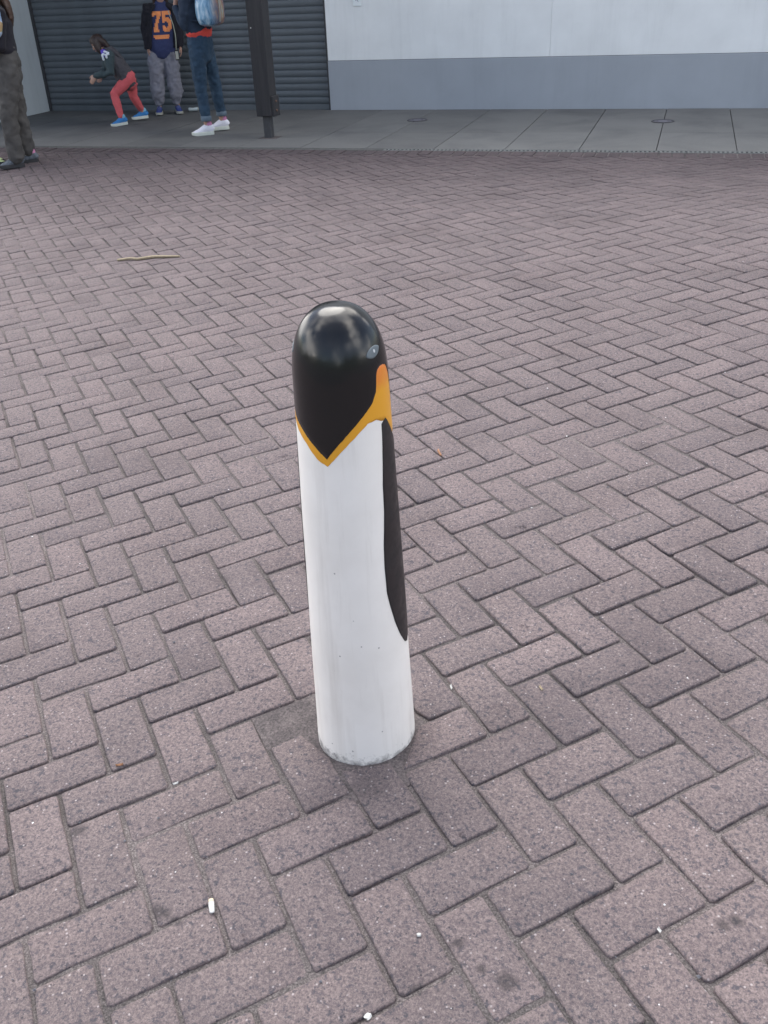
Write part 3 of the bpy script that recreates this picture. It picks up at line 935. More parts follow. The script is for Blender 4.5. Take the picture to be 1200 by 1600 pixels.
# sampled denser towards the dome
def hood_patch():
    vs, fs = [], []
    rows = 40
    for c_ in cols:
        a = hood(c_); th = PH0 + R(c_)
        vs.append(surf(th, a, -.0004))
        for r_ in range(rows + 1):
            t = r_ / rows
            z = a + (H_B - .0005 - a) * (1 - (1 - t) ** 1.9)
            vs.append(surf(th, z, .0009))
    m_ = rows + 2
    for i in range(len(cols)):
        i2 = (i + 1) % len(cols)
        for r_ in range(m_ - 1):
            fs.append((i * m_ + r_, i2 * m_ + r_, i2 * m_ + r_ + 1, i * m_ + r_ + 1))
    vs.append(Vector((0, 0, H_B + .0009)) - vr * (.006 * H_B))
    for i in range(len(cols)): fs.append((i * m_ + m_ - 1, ((i + 1) % len(cols)) * m_ + m_ - 1, len(vs) - 1))
    return mesh('head_patch', vs, fs, M['black_gloss'], bol, True)
hood_patch()
oc = [i * 1.5 for i in range(-76, 77)]
patch('throat_band', M['orange'], oc, both(OLR, OLL), lambda p: hood(p) + .004, .0005, 12)
FL = [(.278, 95), (.281, 91.5), (.2865, 87), (.319, 77.5), (.362, 69.3), (.405, 63.5), (.4426, 60), (.4966, 59.5), (.555, 61), (.624, 65), (.679, 66), (.729, 69.2), (.776, 71), (.805, 72), (.810, 74.5), (.812, 79.5)]
FR = [(.278, 95.5), (.281, 100), (.32, 111), (.38, 119), (.46, 125), (.66, 125), (.745, 114), (.770, 98), (.805, 84), (.812, 80.5)]
def flipper(sgn):
    vs, fs = [], []
    zz = [.278 + (.812 - .278) * i / 70 for i in range(71)]
    nC = 22
    for z in zz:
        a, b_ = lerp_tab(FL, z) + 2.0 * noise.noise(Vector((z * 16, 2, 0))) * .35, lerp_tab(FR, z)
        vs.append(surf(PH0 + sgn * R(a), z, -.0004))
        for c_ in range(nC + 1): vs.append(surf(PH0 + sgn * R(a + (b_ - a) * c_ / nC), z, .0012))
        vs.append(surf(PH0 + sgn * R(b_), z, -.0004))
    m_ = nC + 3
    for i in range(len(zz) - 1):
        for c_ in range(m_ - 1):
            q_ = (i * m_ + c_, i * m_ + c_ + 1, (i + 1) * m_ + c_ + 1, (i + 1) * m_ + c_)
            fs.append(q_ if sgn > 0 else q_[::-1])
    return mesh('flipper', vs, fs, M['flipper_black'], bol, True)
flipper(1); flipper(-1)
patch('back_patch', M['flipper_black'], [131 + 2 * i for i in range(50)], lambda p: .16 + .05 * abs(p - 180) / 50, lambda p: hood(p) - .002, .0009, 40)
def spot(name, mat, phi, z, ax, ay, tilt, off, parent_=None, sgn=1):
    vs, fs = [], []
    nr, na = 5, 36
    for r_ in range(nr + 2):
        f_ = min(r_, nr) / nr
        for j in range(na):
            a = 2 * math.pi * j / na
            x_, y_ = ax * f_ * math.cos(a), ay * f_ * math.sin(a) * (1 - .35 * abs(math.cos(a)) ** 3)
            xx = x_ * math.cos(tilt) - y_ * math.sin(tilt); yy = x_ * math.sin(tilt) + y_ * math.cos(tilt)
            zz = z + yy
            vs.append(surf(PH0 + sgn * (R(phi) + xx / prof_r(zz)), zz, off if r_ <= nr else -.0004))
    for r_ in range(nr + 1):
        for j in range(na):
            j2 = (j + 1) % na
            q_ = (r_ * na + j, (r_ + 1) * na + j, (r_ + 1) * na + j2, r_ * na + j2)
            fs.append(q_ if sgn > 0 else q_[::-1])
    fs.append(tuple(range(na)) if sgn > 0 else tuple(reversed(range(na))))
    return mesh(name, vs, fs, mat, parent_ or bol, True)
for s in (1, -1):
    e_ = spot('eye', M['eye_grey'], 70.6, .9425, .0190, .0090, R(14), .0016, None, s)
    p_ = spot('pupil', M['eye_white'], 71.6, .9438, .0023, .0030, 0, .0022, None, s)
    p_.parent = e_

# ------------------------------------------------------------------ people
def V3(*a): return Vector(a)
def hand(mb, wrist, d, palm_n, thumb, s=1.0, curl=0.35):
    """d: direction of the fingers, palm_n: out of the palm, thumb: side the thumb is on"""
    d = d.normalized(); palm_n = (palm_n - d * palm_n.dot(d)).normalized(); t = (thumb - d * thumb.dot(d)); t = (t - palm_n * t.dot(palm_n)).normalized()
    L = .085 * s
    mb.limb([wrist - d * .03 * s, wrist + d * .02 * s, wrist + d * L * .6, wrist + d * L], [(.026 * s, .020 * s), (.034 * s, .018 * s), (.040 * s, .016 * s), (.040 * s, .013 * s)], 12, t)
    for k_, (o_, l_) in enumerate(((.030, .072), (.010, .080), (-.010, .075), (-.029, .058))):
        b0 = wrist + d * (L - .01 * s) + t * o_ * s
        p_ = [b0]; dd = d.copy(); ax = d.cross(palm_n)
        for seg in (.45, .32, .23):
            dd = (dd * math.cos(curl) + palm_n * math.sin(curl) * 1.0).normalized() if seg != .45 else (dd + palm_n * .18).normalized()
            p_.append(p_[-1] + dd * l_ * seg * s)
        mb.limb(p_, [.0092 * s, .0088 * s, .0080 * s, .0070 * s], 8)
    b0 = wrist + d * .02 * s + t * .026 * s
    p_ = [b0, b0 + (d * .6 + t * .7 + palm_n * .25) * .036 * s, b0 + (d * 1.5 + t * .95 + palm_n * .5) * .036 * s, b0 + (d * 2.2 + t * 1.0 + palm_n * .7) * .036 * s]
    mb.limb(p_, [.0125 * s, .0115 * s, .0105 * s, .0085 * s], 8)

def head_mesh(mb, c, f_, up, s):
    f_ = f_.normalized(); r_ = f_.cross(up).normalized(); up = r_.cross(f_).normalized()
    def P(a, b_, h): return c + (r_ * a + f_ * b_ + up * h) * s
    # skull and jaw as stacked ovals from chin to crown; tuple = (half width, half depth, forward shift)
    rows = [(-.118, .020, .022, .052), (-.108, .036, .040, .040), (-.085, .052, .064, .022), (-.055, .062, .080, .008), (-.02, .069, .090, 0), (.02, .073, .096, -.004), (.055, .072, .095, -.008), (.085, .060, .080, -.010), (.105, .038, .052, -.012), (.115, .012, .018, -.012)]
    mb.loft([P(0, q[3], q[0]) for q in rows], [(q[1] * s, q[2] * s) for q in rows], 18, r_)
    mb.limb([P(0, .080, .014), P(0, .091, -.010), P(0, .099, -.030)], [.010 * s, .011 * s, .0135 * s], 8)
    for q in (-1, 1):
        mb.limb([P(q * .070, -.004, .018), P(q * .077, -.010, .002), P(q * .070, -.002, -.022)], [.010 * s, .014 * s, .009 * s], 8)
        mb.limb([P(q * .018, .084, .024), P(q * .036, .078, .026), P(q * .052, .066, .020)], [.008 * s] * 3, 8)
    return P

def face_bits(root, P, s, hair):
    for q in (-1, 1):
        mb = MB(); mb.ball(P(q * .031, .0760, .004), .0105 * s, 10); e = mb.build('eye', M['eye'], root, True)
        mb = MB(); mb.ball(P(q * .031, .0832, .004), .0050 * s, 8); i_ = mb.build('iris', M['iris'], root, True); i_.parent = e
        mb = MB(); mb.limb([P(q * .014, .0885, .023), P(q * .033, .085, .028), P(q * .05, .072, .023)], [.0035 * s, .004 * s, .003 * s], 6); mb.build('eyebrow', hair, root, True)
    mb = MB(); mb.limb([P(-.024, .082, -.062), P(-.008, .0925, -.060), P(.008, .0925, -.060), P(.024, .082, -.062)], [.004 * s, .0065 * s, .0065 * s, .004 * s], 8)
    mb.build('mouth', M['lip'], root, True)

def hair_cap(root, P, s, mat, style):
    mb = MB()
    rows = [(-.060, .062, .055, -.050), (-.02, .078, .078, -.030), (.025, .083, .094, -.018), (.065, .081, .103, -.012), (.095, .068, .088, -.014), (.116, .044, .058, -.016), (.128, .014, .02, -.016)]
    mb.loft([P(0, q[3], q[0]) for q in rows], [(q[1] * s, q[2] * s) for q in rows], 18, (P(1, 0, 0) - P(0, 0, 0)).normalized())
    if style == 'long':
        mb.limb([P(0, -.055, .05), P(0, -.085, -.06), P(0, -.105, -.16), P(0, -.105, -.25), P(.01, -.095, -.31)], [(.075 * s, .05 * s), (.088 * s, .045 * s), (.09 * s, .04 * s), (.075 * s, .03 * s), (.03 * s, .015 * s)], 14, (P(1, 0, 0) - P(0, 0, 0)).normalized())
        for q in (-1, 1):
            mb.limb([P(q * .065, -.01, .03), P(q * .082, -.01, -.06), P(q * .085, -.02, -.15), P(q * .07, -.03, -.24)], [.026 * s, .03 * s, .027 * s, .012 * s], 10)
    if style == 'bun':
        mb.ball(P(0, -.115, .05), .05 * s, 12)
    if style == 'side':                              # long hair fallen forward over the cheeks
        for q in (-1, 1):
            mb.limb([P(q * .062, .015, .06), P(q * .078, .030, .0), P(q * .080, .036, -.06), P(q * .072, .030, -.12), P(q * .062, .01, -.17)], [(.034 * s, .040 * s), (.024 * s, .046 * s), (.022 * s, .042 * s), (.020 * s, .032 * s), (.010 * s, .014 * s)], 12, (P(1, 0, 0) - P(0, 0, 0)).normalized())
    if style in ('loose', 'side'):
        for q in (-1, 0, 1):
            mb.limb([P(q * .05, -.06, .05), P(q * .06, -.085, -.03), P(q * .05, -.095, -.10), P(q * .04, -.10, -.15)], [.04 * s, .042 * s, .034 * s, .012 * s], 10)
    return mb.skin('hair', mat, root, .010, 3, .012, .03)

def shoe(root, ankle, d, up, s, cols, sock=None, name='shoe'):
    """upper, rubber sole, laces; d is the way the toe points"""
    d = d.normalized(); r_ = d.cross(up).normalized(); up = r_.cross(d).normalized()
    base = ankle - up * .075 * s
    def P(a, b_, h): return base + (r_ * a + d * b_ + up * h) * s
    mb = MB()
    st = [(-.066, .026, .030, .046), (-.05, .034, .045, .062), (-.015, .037, .052, .074), (.02, .038, .050, .070), (.06, .041, .042, .052), (.10, .044, .034, .038), (.14, .043, .028, .030), (.165, .034, .020, .024), (.178, .018, .012, .020)]
    mb.loft([P(0, q[0], q[3]) for q in st], [(q[1] * s, q[2] * .95 * s) for q in st], 14, r_)
    mb.limb([P(0, -.015, .07), P(0, -.018, .10)], [(.036 * s, .045 * s), (.036 * s, .043 * s)], 14, r_)
    up_ = mb.skin(name, cols[0], root, .008, 3)
    mb = MB()
    out = [(-.070, .018), (-.06, .032), (-.02, .038), (.03, .037), (.08, .043), (.12, .048), (.16, .042), (.180, .026), (.186, .008)]
    ring_ = [(w, y) for y, w in out] + [(-w, y) for y, w in reversed(out)]
    k_ = len(ring_)
    lev = [(.0, .96), (.006, 1.0), (.026, 1.02), (.034, .97)]
    vs = [P(x_ * f_, y_, h_ + (0.012 * max(0, (y_ - .10) / .086) ** 2 if h_ < .03 else 0.006)) for h_, f_ in lev for x_, y_ in ring_]
    fs = [(a * k_ + j, a * k_ + (j + 1) % k_, (a + 1) * k_ + (j + 1) % k_, (a + 1) * k_ + j) for a in range(3) for j in range(k_)]
    fs += [tuple(reversed(range(k_))), tuple(3 * k_ + j for j in range(k_))]
    mb.add(vs, fs)
    o_ = mb.build('sole', cols[1], root, False); o_.parent = up_
    mb = MB()
    for q in range(4):
        y_ = .028 + q * .020; h_ = .114 - q * .0125
        mb.limb([P(-.030, y_, h_ - .017), P(-.012, y_ + .004, h_ - .003), P(.012, y_ + .004, h_ - .003), P(.030, y_, h_ - .017)], [.0032 * s] * 4, 6)
    o_ = mb.build('lace', cols[2], root, True); o_.parent = up_
    if len(cols) > 3:
        mb = MB(); mb.limb([P(0, -.016, .088), P(0, -.018, .122)], [(.0345 * s, .041 * s), (.034 * s, .040 * s)], 14, r_)
        o_ = mb.build('collar', cols[3], root, True); o_.parent = up_
    return up_

def body(root, J, s):
    mb = MB()
    up = V3(0, 0, 1)
    P = head_mesh(mb, J['head'], J['face'], J.get('headup', up), s)
    mb.limb([J['neck'] - (J['head'] - J['neck']) * .3, J['neck'], J['head'] + (P(0, -.012, -.07) - J['head'])], [.055 * s, .052 * s, .050 * s], 12)
    side = (J['shR'] - J['shL']); side = side.normalized()
    mb.limb([J['pelvis'], J['pelvis'].lerp(J['chest'], .45), J['chest'], J['neck'].lerp(J['chest'], .35)], [(.12 * s, .08 * s), (.105 * s, .07 * s), (.125 * s, .08 * s), (.09 * s, .05 * s)], 14, side)
    for q in 'LR':
        mb.limb([J['neck'].lerp(J['sh' + q], .3) - up * .02 * s, J['sh' + q], J['el' + q], J['wr' + q]], [.045 * s, .042 * s, .034 * s, .025 * s], 10)
        mb.limb([J['hp' + q], J['hp' + q].lerp(J['kn' + q], .5), J['kn' + q], J['kn' + q].lerp(J['an' + q], .3), J['an' + q]], [.072 * s, .062 * s, .047 * s, .045 * s, .031 * s], 12)
        fd = J['hand' + q]
        hand(mb, J['wr' + q], fd[0], fd[1], fd[2], s)
        mb.limb([J['an' + q], J['an' + q] - up * .03 * s + J['toe' + q].normalized() * .08 * s], [.032 * s, .026 * s], 10)
    o = mb.skin('body', M['skin'], root, .0075, 3)
    return P

def sleeve_pts(J, q, ext=.0):
    return [J['neck'].lerp(J['sh' + q], .35) - V3(0, 0, .02), J['sh' + q], J['sh' + q].lerp(J['el' + q], .5), J['el' + q], J['el' + q].lerp(J['wr' + q], .55), J['wr' + q]]

# --- P1: adult at the left edge, back half turned, charcoal trousers
t = empty('person', (-3.716, -0.978, -0.036), R(37.7))
tag(t, 'person in black top and loose charcoal trousers standing at the left edge of the paving', 'person')
J = dict(pelvis=V3(.085, 0, .95), chest=V3(.10, 0, 1.30), neck=V3(.105, 0, 1.46), head=V3(.085, 0, 1.60), face=V3(-1, .1, -.1),
         shL=V3(.105, -.17, 1.41), shR=V3(.105, .17, 1.41), elL=V3(.06, -.21, 1.13), elR=V3(.06, .21, 1.13), wrL=V3(-.15, -.13, 1.05), wrR=V3(-.15, .13, 1.05),
         hpL=V3(.085, -.09, .90), hpR=V3(.095, .09, .90), knL=V3(-.015, -.09, .50), knR=V3(.085, .09, .48), anL=V3(-.035, -.09, .085), anR=V3(.115, .09, .095),
         toeL=V3(-1, -.12, 0), toeR=V3(-1, .12, 0),
         handL=(V3(-1, .3, -.1), V3(.2, 1, 0), V3(0, 0, 1)), handR=(V3(-1, -.3, -.1), V3(.2, -1, 0), V3(0, 0, 1)))
P = body(t, J, 1.0); face_bits(t, P, 1.0, M['hair_brown']); hair_cap(t, P, 1.0, M['hair_brown'], 'long')
mb = MB(); sd_ = V3(0, 1, 0)
mb.limb([V3(.085, 0, 1.09), V3(.09, 0, 1.22), V3(.10, 0, 1.34), V3(.105, 0, 1.42)], [(.185, .125), (.17, .115), (.19, .12), (.12, .08)], 18, sd_)
for q in 'LR': mb.limb(sleeve_pts(J, q), [.075, .072, .060, .052, .046, .038], 12)
mb.skin('jumper', M['black_cloth'], t, .011, 4, .014, .09)
mb = MB()
mb.limb([V3(.085, 0, 1.12), V3(.085, 0, 1.00), V3(.085, 0, .86)], [(.165, .115), (.178, .130), (.175, .125)], 18, sd_)
mb.limb([J['hpL'], V3(.035, -.09, .70), J['knL'], V3(-.03, -.09, .28), V3(-.03, -.09, .10)], [.108, .100, .088, .084, .080], 14)
mb.limb([J['hpR'], V3(.085, .09, .70), J['knR'], V3(.10, .09, .28), V3(.105, .09, .13)], [.108, .098, .086, .078, .068], 14)
mb.skin('trousers', M['grey_trouser'], t, .011, 2, .042, .085)
shoe(t, J['anL'] - V3(0, 0, .01), J['toeL'], V3(0, 0, 1), 1.0, (M['shoe_grey'], M['sole_dark'], M['sole_grey']), name='shoe')
shoe(t, J['anR'] - V3(0, 0, .02), J['toeR'], V3(0, 0, 1), 1.0, (M['shoe_grey'], M['sole_dark'], M['sole_grey'], M['shoe_pink']), name='shoe')
# patterned bag on her arm
g = empty('shoulder_bag', (-3.716, -0.978, -0.036), R(37.7))
tag(g, 'brightly patterned bag hanging on the black jumper at the left edge', 'bag')
mb = MB(); mb.limb([V3(.00, -.27, 1.24), V3(.00, -.275, 1.32), V3(.00, -.275, 1.46), V3(.0, -.27, 1.58)], [(.10, .045), (.125, .055), (.125, .055), (.10, .04)], 18, V3(1, 0, 0))
mb.skin('pouch', M['bag2'], g, .010, 4)
mb = MB(); mb.limb([V3(-.06, -.27, 1.58), V3(.02, -.20, 1.62), V3(.08, -.12, 1.60), V3(.06, -.27, 1.56)], [.012] * 4, 8); mb.build('strap', M['strap'], g, True)

# --- P0: only the tip of a lime shoe reaches into the picture
t = empty('person', (-4.03, -0.98, -0.045), R(37.7))
tag(t, 'person almost wholly past the left edge with only a lime shoe tip showing', 'person')
J = dict(pelvis=V3(-.06, .1, .82), chest=V3(-.06, .1, 1.12), neck=V3(-.06, .1, 1.26), head=V3(-.04, .1, 1.395), face=V3(1, .1, -.1),
         shL=V3(-.06, .25, 1.21), shR=V3(-.06, -.05, 1.21), elL=V3(-.08, .28, .97), elR=V3(-.08, -.08, .97), wrL=V3(.02, .26, .80), wrR=V3(.02, -.06, .80),
         hpL=V3(-.06, .175, .78), hpR=V3(-.06, .025, .78), knL=V3(-.05, .18, .43), knR=V3(-.05, .02, .43), anL=V3(-.08, .19, .085), anR=V3(-.06, .02, .085),
         toeL=V3(1, .1, 0), toeR=V3(1, -.05, 0),
         handL=(V3(.4, 0, -1), V3(0, -1, 0), V3(1, 0, 0)), handR=(V3(.4, 0, -1), V3(0, 1, 0), V3(1, 0, 0)))
P = body(t, J, .92); face_bits(t, P, .92, M['hair_dark']); hair_cap(t, P, .92, M['hair_dark'], 'bun')
mb = MB()
mb.limb([V3(-.06, .1, .80), V3(-.06, .1, .98), V3(-.06, .1, 1.12), V3(-.06, .1, 1.22)], [(.16, .115), (.15, .10), (.165, .11), (.10, .07)], 18, V3(0, 1, 0))
for q in 'LR': mb.limb(sleeve_pts(J, q), [.066, .062, .054, .047, .042, .035], 12)
mb.skin('jacket', M['navy'], t, .012, 4, .012, .09)
mb = MB()
mb.limb([V3(-.06, .1, .86), V3(-.06, .1, .74)], [(.15, .11), (.15, .11)], 16, V3(0, 1, 0))
for q in 'LR': mb.limb([J['hp' + q], J['kn' + q], J['an' + q] + V3(0, 0, .05)], [.088, .066, .052], 12)
mb.skin('leggings', M['hoodie_grey'], t, .012, 3, .008, .08)
for q in 'LR': shoe(t, J['an' + q] - V3(0, 0, .012), J['toe' + q], V3(0, 0, 1), .92, (M['shoe_lime'], M['sole_dark'], M['shoe_pink'], M['shoe_pink']))

# --- P2: the running girl in coral leggings
t = empty('person', (-4.031, 1.83, 0.0), R(31.4))
tag(t, 'girl in dark hoodie and coral pink leggings crouching forward in bright blue shoes', 'person')
J = dict(pelvis=V3(.065, 0, .56), chest=V3(-.09, 0, .75), neck=V3(-.185, 0, .865), head=V3(-.245, 0, .950), face=V3(-1, 0, -.55), headup=V3(-.5, 0, .86),
         shL=V3(-.15, -.125, .815), shR=V3(-.15, .125, .815), elL=V3(-.145, -.175, .625), elR=V3(-.20, .17, .63), wrL=V3(-.335, -.14, .600), wrR=V3(-.27, .12, .61),
         hpL=V3(.065, -.07, .545), hpR=V3(.08, .07, .545), knL=V3(-.150, -.09, .365), knR=V3(.085, .10, .315), anL=V3(-.105, -.14, .082), anR=V3(.175, .20, .105),
         toeL=V3(-1, -.25, -.06), toeR=V3(-1, .05, -.05),
         handL=(V3(-.7, .1, -.75), V3(.4, .9, -.1), V3(-.8, 0, .6)), handR=(V3(-.4, 0, -.9), V3(-.1, -1, -.1), V3(-.8, 0, .4)))
P = body(t, J, .84); face_bits(t, P, .84, M['hair_dark']); hair_cap(t, P, .88, M['hair_dark'], 'side')
mb = MB()
mb.limb([V3(.045, 0, .515), V3(.000, 0, .60), V3(-.06, 0, .71), V3(-.125, 0, .80), V3(-.165, 0, .85)], [(.145, .125), (.145, .118), (.145, .105), (.125, .085), (.07, .05)], 18, V3(0, 1, 0))
o = mb.skin('hoodie', M['hoodie_grey'], t, .010, 3, .030, .06)
hoodie = o
for q in 'LR':
    mb = MB(); mb.limb([J['sh' + q] + V3(.02, 0, 0), J['sh' + q].lerp(J['el' + q], .5), J['el' + q], J['el' + q].lerp(J['wr' + q], .5), J['wr' + q]], [.068, .062, .058, .050, .038], 12)
    mb.skin('sleeve', M['hoodie_green'], t, .009, 3, .012, .06)
mb = MB()
mb.limb([V3(-.165, 0, .875), V3(-.10, 0, .875), V3(-.035, 0, .815), V3(.04, 0, .725)], [(.085, .045), (.105, .045), (.095, .042), (.04, .022)], 16, V3(0, 1, 0))
mb.skin('hood', M['hoodie_grey'], t, .010, 4, .012, .06)
mb = MB()
mb.limb([V3(-.195, -.075, .87), V3(-.185, -.125, .855), V3(-.175, -.165, .815)], [(.035, .022), (.045, .022), (.03, .016)], 12, V3(1, 0, 0))
mb.skin('shoulder_yoke', M['print_purple'], t, .007, 2)
mb = MB()
for a, b_ in (((-.215, -.188, .835), (-.205, -.196, .775)), ((-.205, -.188, .842), (-.165, -.196, .825)), ((-.165, -.196, .825), (-.165, -.196, .795)), ((-.185, -.176, .868), (-.13, -.184, .850)), ((-.165, -.196, .832), (-.13, -.194, .838))):
    mb.limb([Vector(a), Vector(b_)], [(.013, .007), (.012, .007)], 8, V3(.3, 0, 1))
mb.build('shoulder_print', M['print_white'], t, True)
mb = MB()
mb.limb([V3(.04, 0, .56), V3(.070, 0, .49)], [(.128, .112), (.125, .100)], 16, V3(0, 1, 0))
mb.limb([J['hpL'], J['hpL'].lerp(J['knL'], .5), J['knL'], J['knL'].lerp(J['anL'], .35), J['anL'] + V3(-.01, 0, .03)], [.084, .072, .058, .054, .038], 14)
mb.limb([J['hpR'], J['hpR'].lerp(J['knR'], .5), J['knR'], J['knR'].lerp(J['anR'], .35), J['anR'] + V3(-.01, 0, .03)], [.084, .070, .056, .052, .038], 14)
mb.skin('leggings', M['pink_legging'], t, .009, 2, .013, .045)
for q in 'LR': shoe(t, J['an' + q] - V3(0, 0, .012), J['toe' + q], V3(0, 0, 1), .86, (M['shoe_blue'], M['sole_white'], M['shoe_blue'], M['shoe_teal']))

# --- P3: child facing us, navy shirt with an orange number
t = empty('person', (-3.933, 2.72, 0.0), R(29.1))
tag(t, 'person in navy shirt with orange number 75 and grey sweatpants facing the camera', 'person')
fdn = V3(0, -1, 0)
J = dict(pelvis=V3(.01, .02, .84), chest=V3(.065, .02, 1.17), neck=V3(.08, .02, 1.36), head=V3(.085, .0, 1.475), face=V3(.1, -1, -.15),
         shL=V3(.245, .02, 1.315), shR=V3(-.095, .02, 1.315), elL=V3(.275, .05, 1.06), elR=V3(-.165, .05, 1.06), wrL=V3(.262, -.02, .845), wrR=V3(-.165, -.02, .865),
         hpL=V3(.10, .02, .80), hpR=V3(-.08, .02, .80), knL=V3(.115, .0, .45), knR=V3(-.105, .0, .45), anL=V3(.118, .03, .085), anR=V3(-.132, .03, .085),
         toeL=V3(.16, -1, 0), toeR=V3(-.16, -1, 0),
         handL=(V3(.03, -.15, -1), V3(-1, 0, 0), V3(0, -1, 0)), handR=(V3(-.05, -.15, -1), V3(1, 0, 0), V3(0, -1, 0)))
P = body(t, J, .95); face_bits(t, P, .95, M['hair_dark']); hair_cap(t, P, .95, M['hair_dark'], 'long')
mb = MB()
mb.limb([V3(.012, .02, .80), V3(.025, .02, .92), V3(.05, .02, 1.08), V3(.068, .02, 1.22), V3(.078, .02, 1.33)], [(.200, .148), (.192, .144), (.178, .130), (.172, .118), (.09, .07)], 22, V3(1, 0, 0))
shirt = mb.skin('shirt', M['navy'], t, .010, 3, .022, .08)
bvh = BVHTree.FromPolygons([v.co.copy() for v in shirt.data.vertices], [tuple(p_.vertices) for p_ in shirt.data.polygons])
def print_on(name, cells, mat, off, parent_):
    """flat print laid on the front of the shirt; cells are (x0, z0, x1, z1) squares"""
    vs, fs = [], []
    for x0, z0, x1, z1 in cells:
        q4 = []
        for x_, z_ in ((x0, z0), (x1, z0), (x1, z1), (x0, z1)):
            h_ = bvh.ray_cast(Vector((x_, -1.0, z_)), Vector((0, 1, 0)))
            y_ = h_[0].y if h_[0] is not None else -.1
            q4.append(Vector((x_, y_ - off, z_)))
        k_ = len(vs); vs += q4; fs.append((k_, k_ + 1, k_ + 2, k_ + 3))
    o_ = mesh(name, vs, fs, mat, t); o_.parent = parent_
    return o_
SEVEN = ["XXXXXXXX", "XXXXXXXX", "XXXXXXXX", "XX..XXXX", "....XXX.", "....XXX.", "...XXX..", "...XXX..", "...XXX..", "..XXX...", "..XXX...", "..XXX...", ".XXXX...", ".XXXX...", ".XXXXX..", ".XXXXX.."]
FIVE = ["XXXXXXXX", "XXXXXXXX", "XXXXXXXX", "XXX.....", "XXX.....", "XXXXXX..", "XXXXXXX.", "XXXXXXXX", "XX..XXXX", ".....XXX", ".....XXX", "XX...XXX", "XXX.XXXX", "XXXXXXXX", "XXXXXXX.", ".XXXXX.."]
def glyph(rows, x0, z0, cw, ch, slant=0.0):
    out = []
    for r_, row in enumerate(rows):
        for c_, ch_ in enumerate(row):
            if ch_ == 'X':
                z1 = z0 - r_ * ch; x_ = x0 + c_ * cw + slant * (z1 - z0)
                out.append((x_, z1 - ch, x_ + cw, z1))
    return out
cw, chh = .0145, .0152
num = [(-.070 + .008 * i + .0, .955, -.062 + .008 * i, .985) for i in range(26)]
num += [(-.055 + .008 * i, .938, -.047 + .008 * i, .955) for i in range(23)]
print_on('number_print', glyph(SEVEN, -.048, 1.262, cw, chh, .10), M['print_orange'], .004, shirt)
print_on('number_print', glyph(FIVE, .078, 1.262, cw, chh, .06), M['print_orange'], .004, shirt)
print_on('bottom_print', num, M['print_orange'], .004, shirt)
# open black jacket: back, sides and sleeves, open down the front
mb = MB()
def shell(zs_r, a0, a1, thick, n_=26):
    vs, fs = [], []
    for (c_, rx, ry) in zs_r:
        for i in range(n_ + 1):
            a = a0 + (a1 - a0) * i / n_
            for dr in (thick, 0.0):
                vs.append(Vector(c_) + Vector(((rx + dr) * math.sin(a), -(ry + dr) * math.cos(a), 0)))
    w_ = (n_ + 1) * 2
    for r_ in range(len(zs_r) - 1):
        for i in range(n_):
            a_, b__ = r_ * w_ + i * 2, (r_ + 1) * w_ + i * 2
            fs += [(a_, a_ + 2, b__ + 2, b__), (a_ + 1, b__ + 1, b__ + 3, a_ + 3)]
        for i in (0, n_):
            a_, b__ = r_ * w_ + i * 2, (r_ + 1) * w_ + i * 2
            fs.append((a_, b__, b__ + 1, a_ + 1) if i == 0 else (a_, a_ + 1, b__ + 1, b__))
    for r_ in (0, len(zs_r) - 1):
        for i in range(n_):
            a_ = r_ * w_ + i * 2
            fs.append((a_, a_ + 1, a_ + 3, a_ + 2) if r_ == 0 else (a_, a_ + 2, a_ + 3, a_ + 1))
    return vs, fs
vs, fs = shell([((.01, .02, .82), .206, .152), ((.03, .02, .95), .198, .148), ((.055, .02, 1.12), .185, .132), ((.07, .02, 1.25), .178, .122), ((.078, .02, 1.345), .10, .075)], R(50), R(322), .022)
mb.add(vs, fs)
for q in 'LR': mb.limb([J['neck'].lerp(J['sh' + q], .6) - V3(0, 0, .03), J['sh' + q], J['sh' + q].lerp(J['el' + q], .5), J['el' + q], J['el' + q].lerp(J['wr' + q], .55), J['wr' + q]], [.066, .072, .066, .062, .056, .044], 14)
mb.skin('jacket', M['black_cloth'], t, .0095, 2, .028, .07)
mb = MB()
mb.limb([V3(.01, .02, .84), V3(.01, .02, .74)], [(.165, .112), (.182, .122)], 18, V3(1, 0, 0))
mb.limb([J['hpL'], V3(.11, .0, .62), J['knL'], V3(.118, .01, .28), V3(.112, .02, .17)], [.108, .104, .098, .098, .066], 14)
mb.limb([J['hpR'], V3(-.10, .0, .62), J['knR'], V3(-.122, .01, .28), V3(-.122, .02, .17)], [.108, .104, .098, .098, .066], 14)
mb.skin('sweatpants', M['sweat_grey'], t, .010, 2, .045, .075)
for q in 'LR': shoe(t, J['an' + q] - V3(0, 0, .008), J['toe' + q], V3(0, 0, 1), .95, (M['shoe_navy'], M['sole_grey'], M['sole_grey']))
ly = empty('lanyard', (-3.933, 2.72, 0.0), R(29.1))
tag(ly, 'pale strap with a black phone hanging beside the grey sweatpants', 'lanyard')
mb = MB(); mb.limb([V3(.165, -.135, 1.26), V3(.205, -.155, 1.10), V3(.215, -.155, .98), V3(.212, -.155, .90), V3(.20, -.15, .80)], [.006] * 5, 8); mb.build('strap', M['strap'], ly, True)
mb = MB(); mb.box((.176, -.162, .675), (.226, -.148, .80), .006); mb.build('phone', M['phone'], ly)
mb = MB(); mb.box((.181, -.1632, .690), (.221, -.1622, .785), .0004); mb.build('phone_edge', M['sole_grey'], ly)

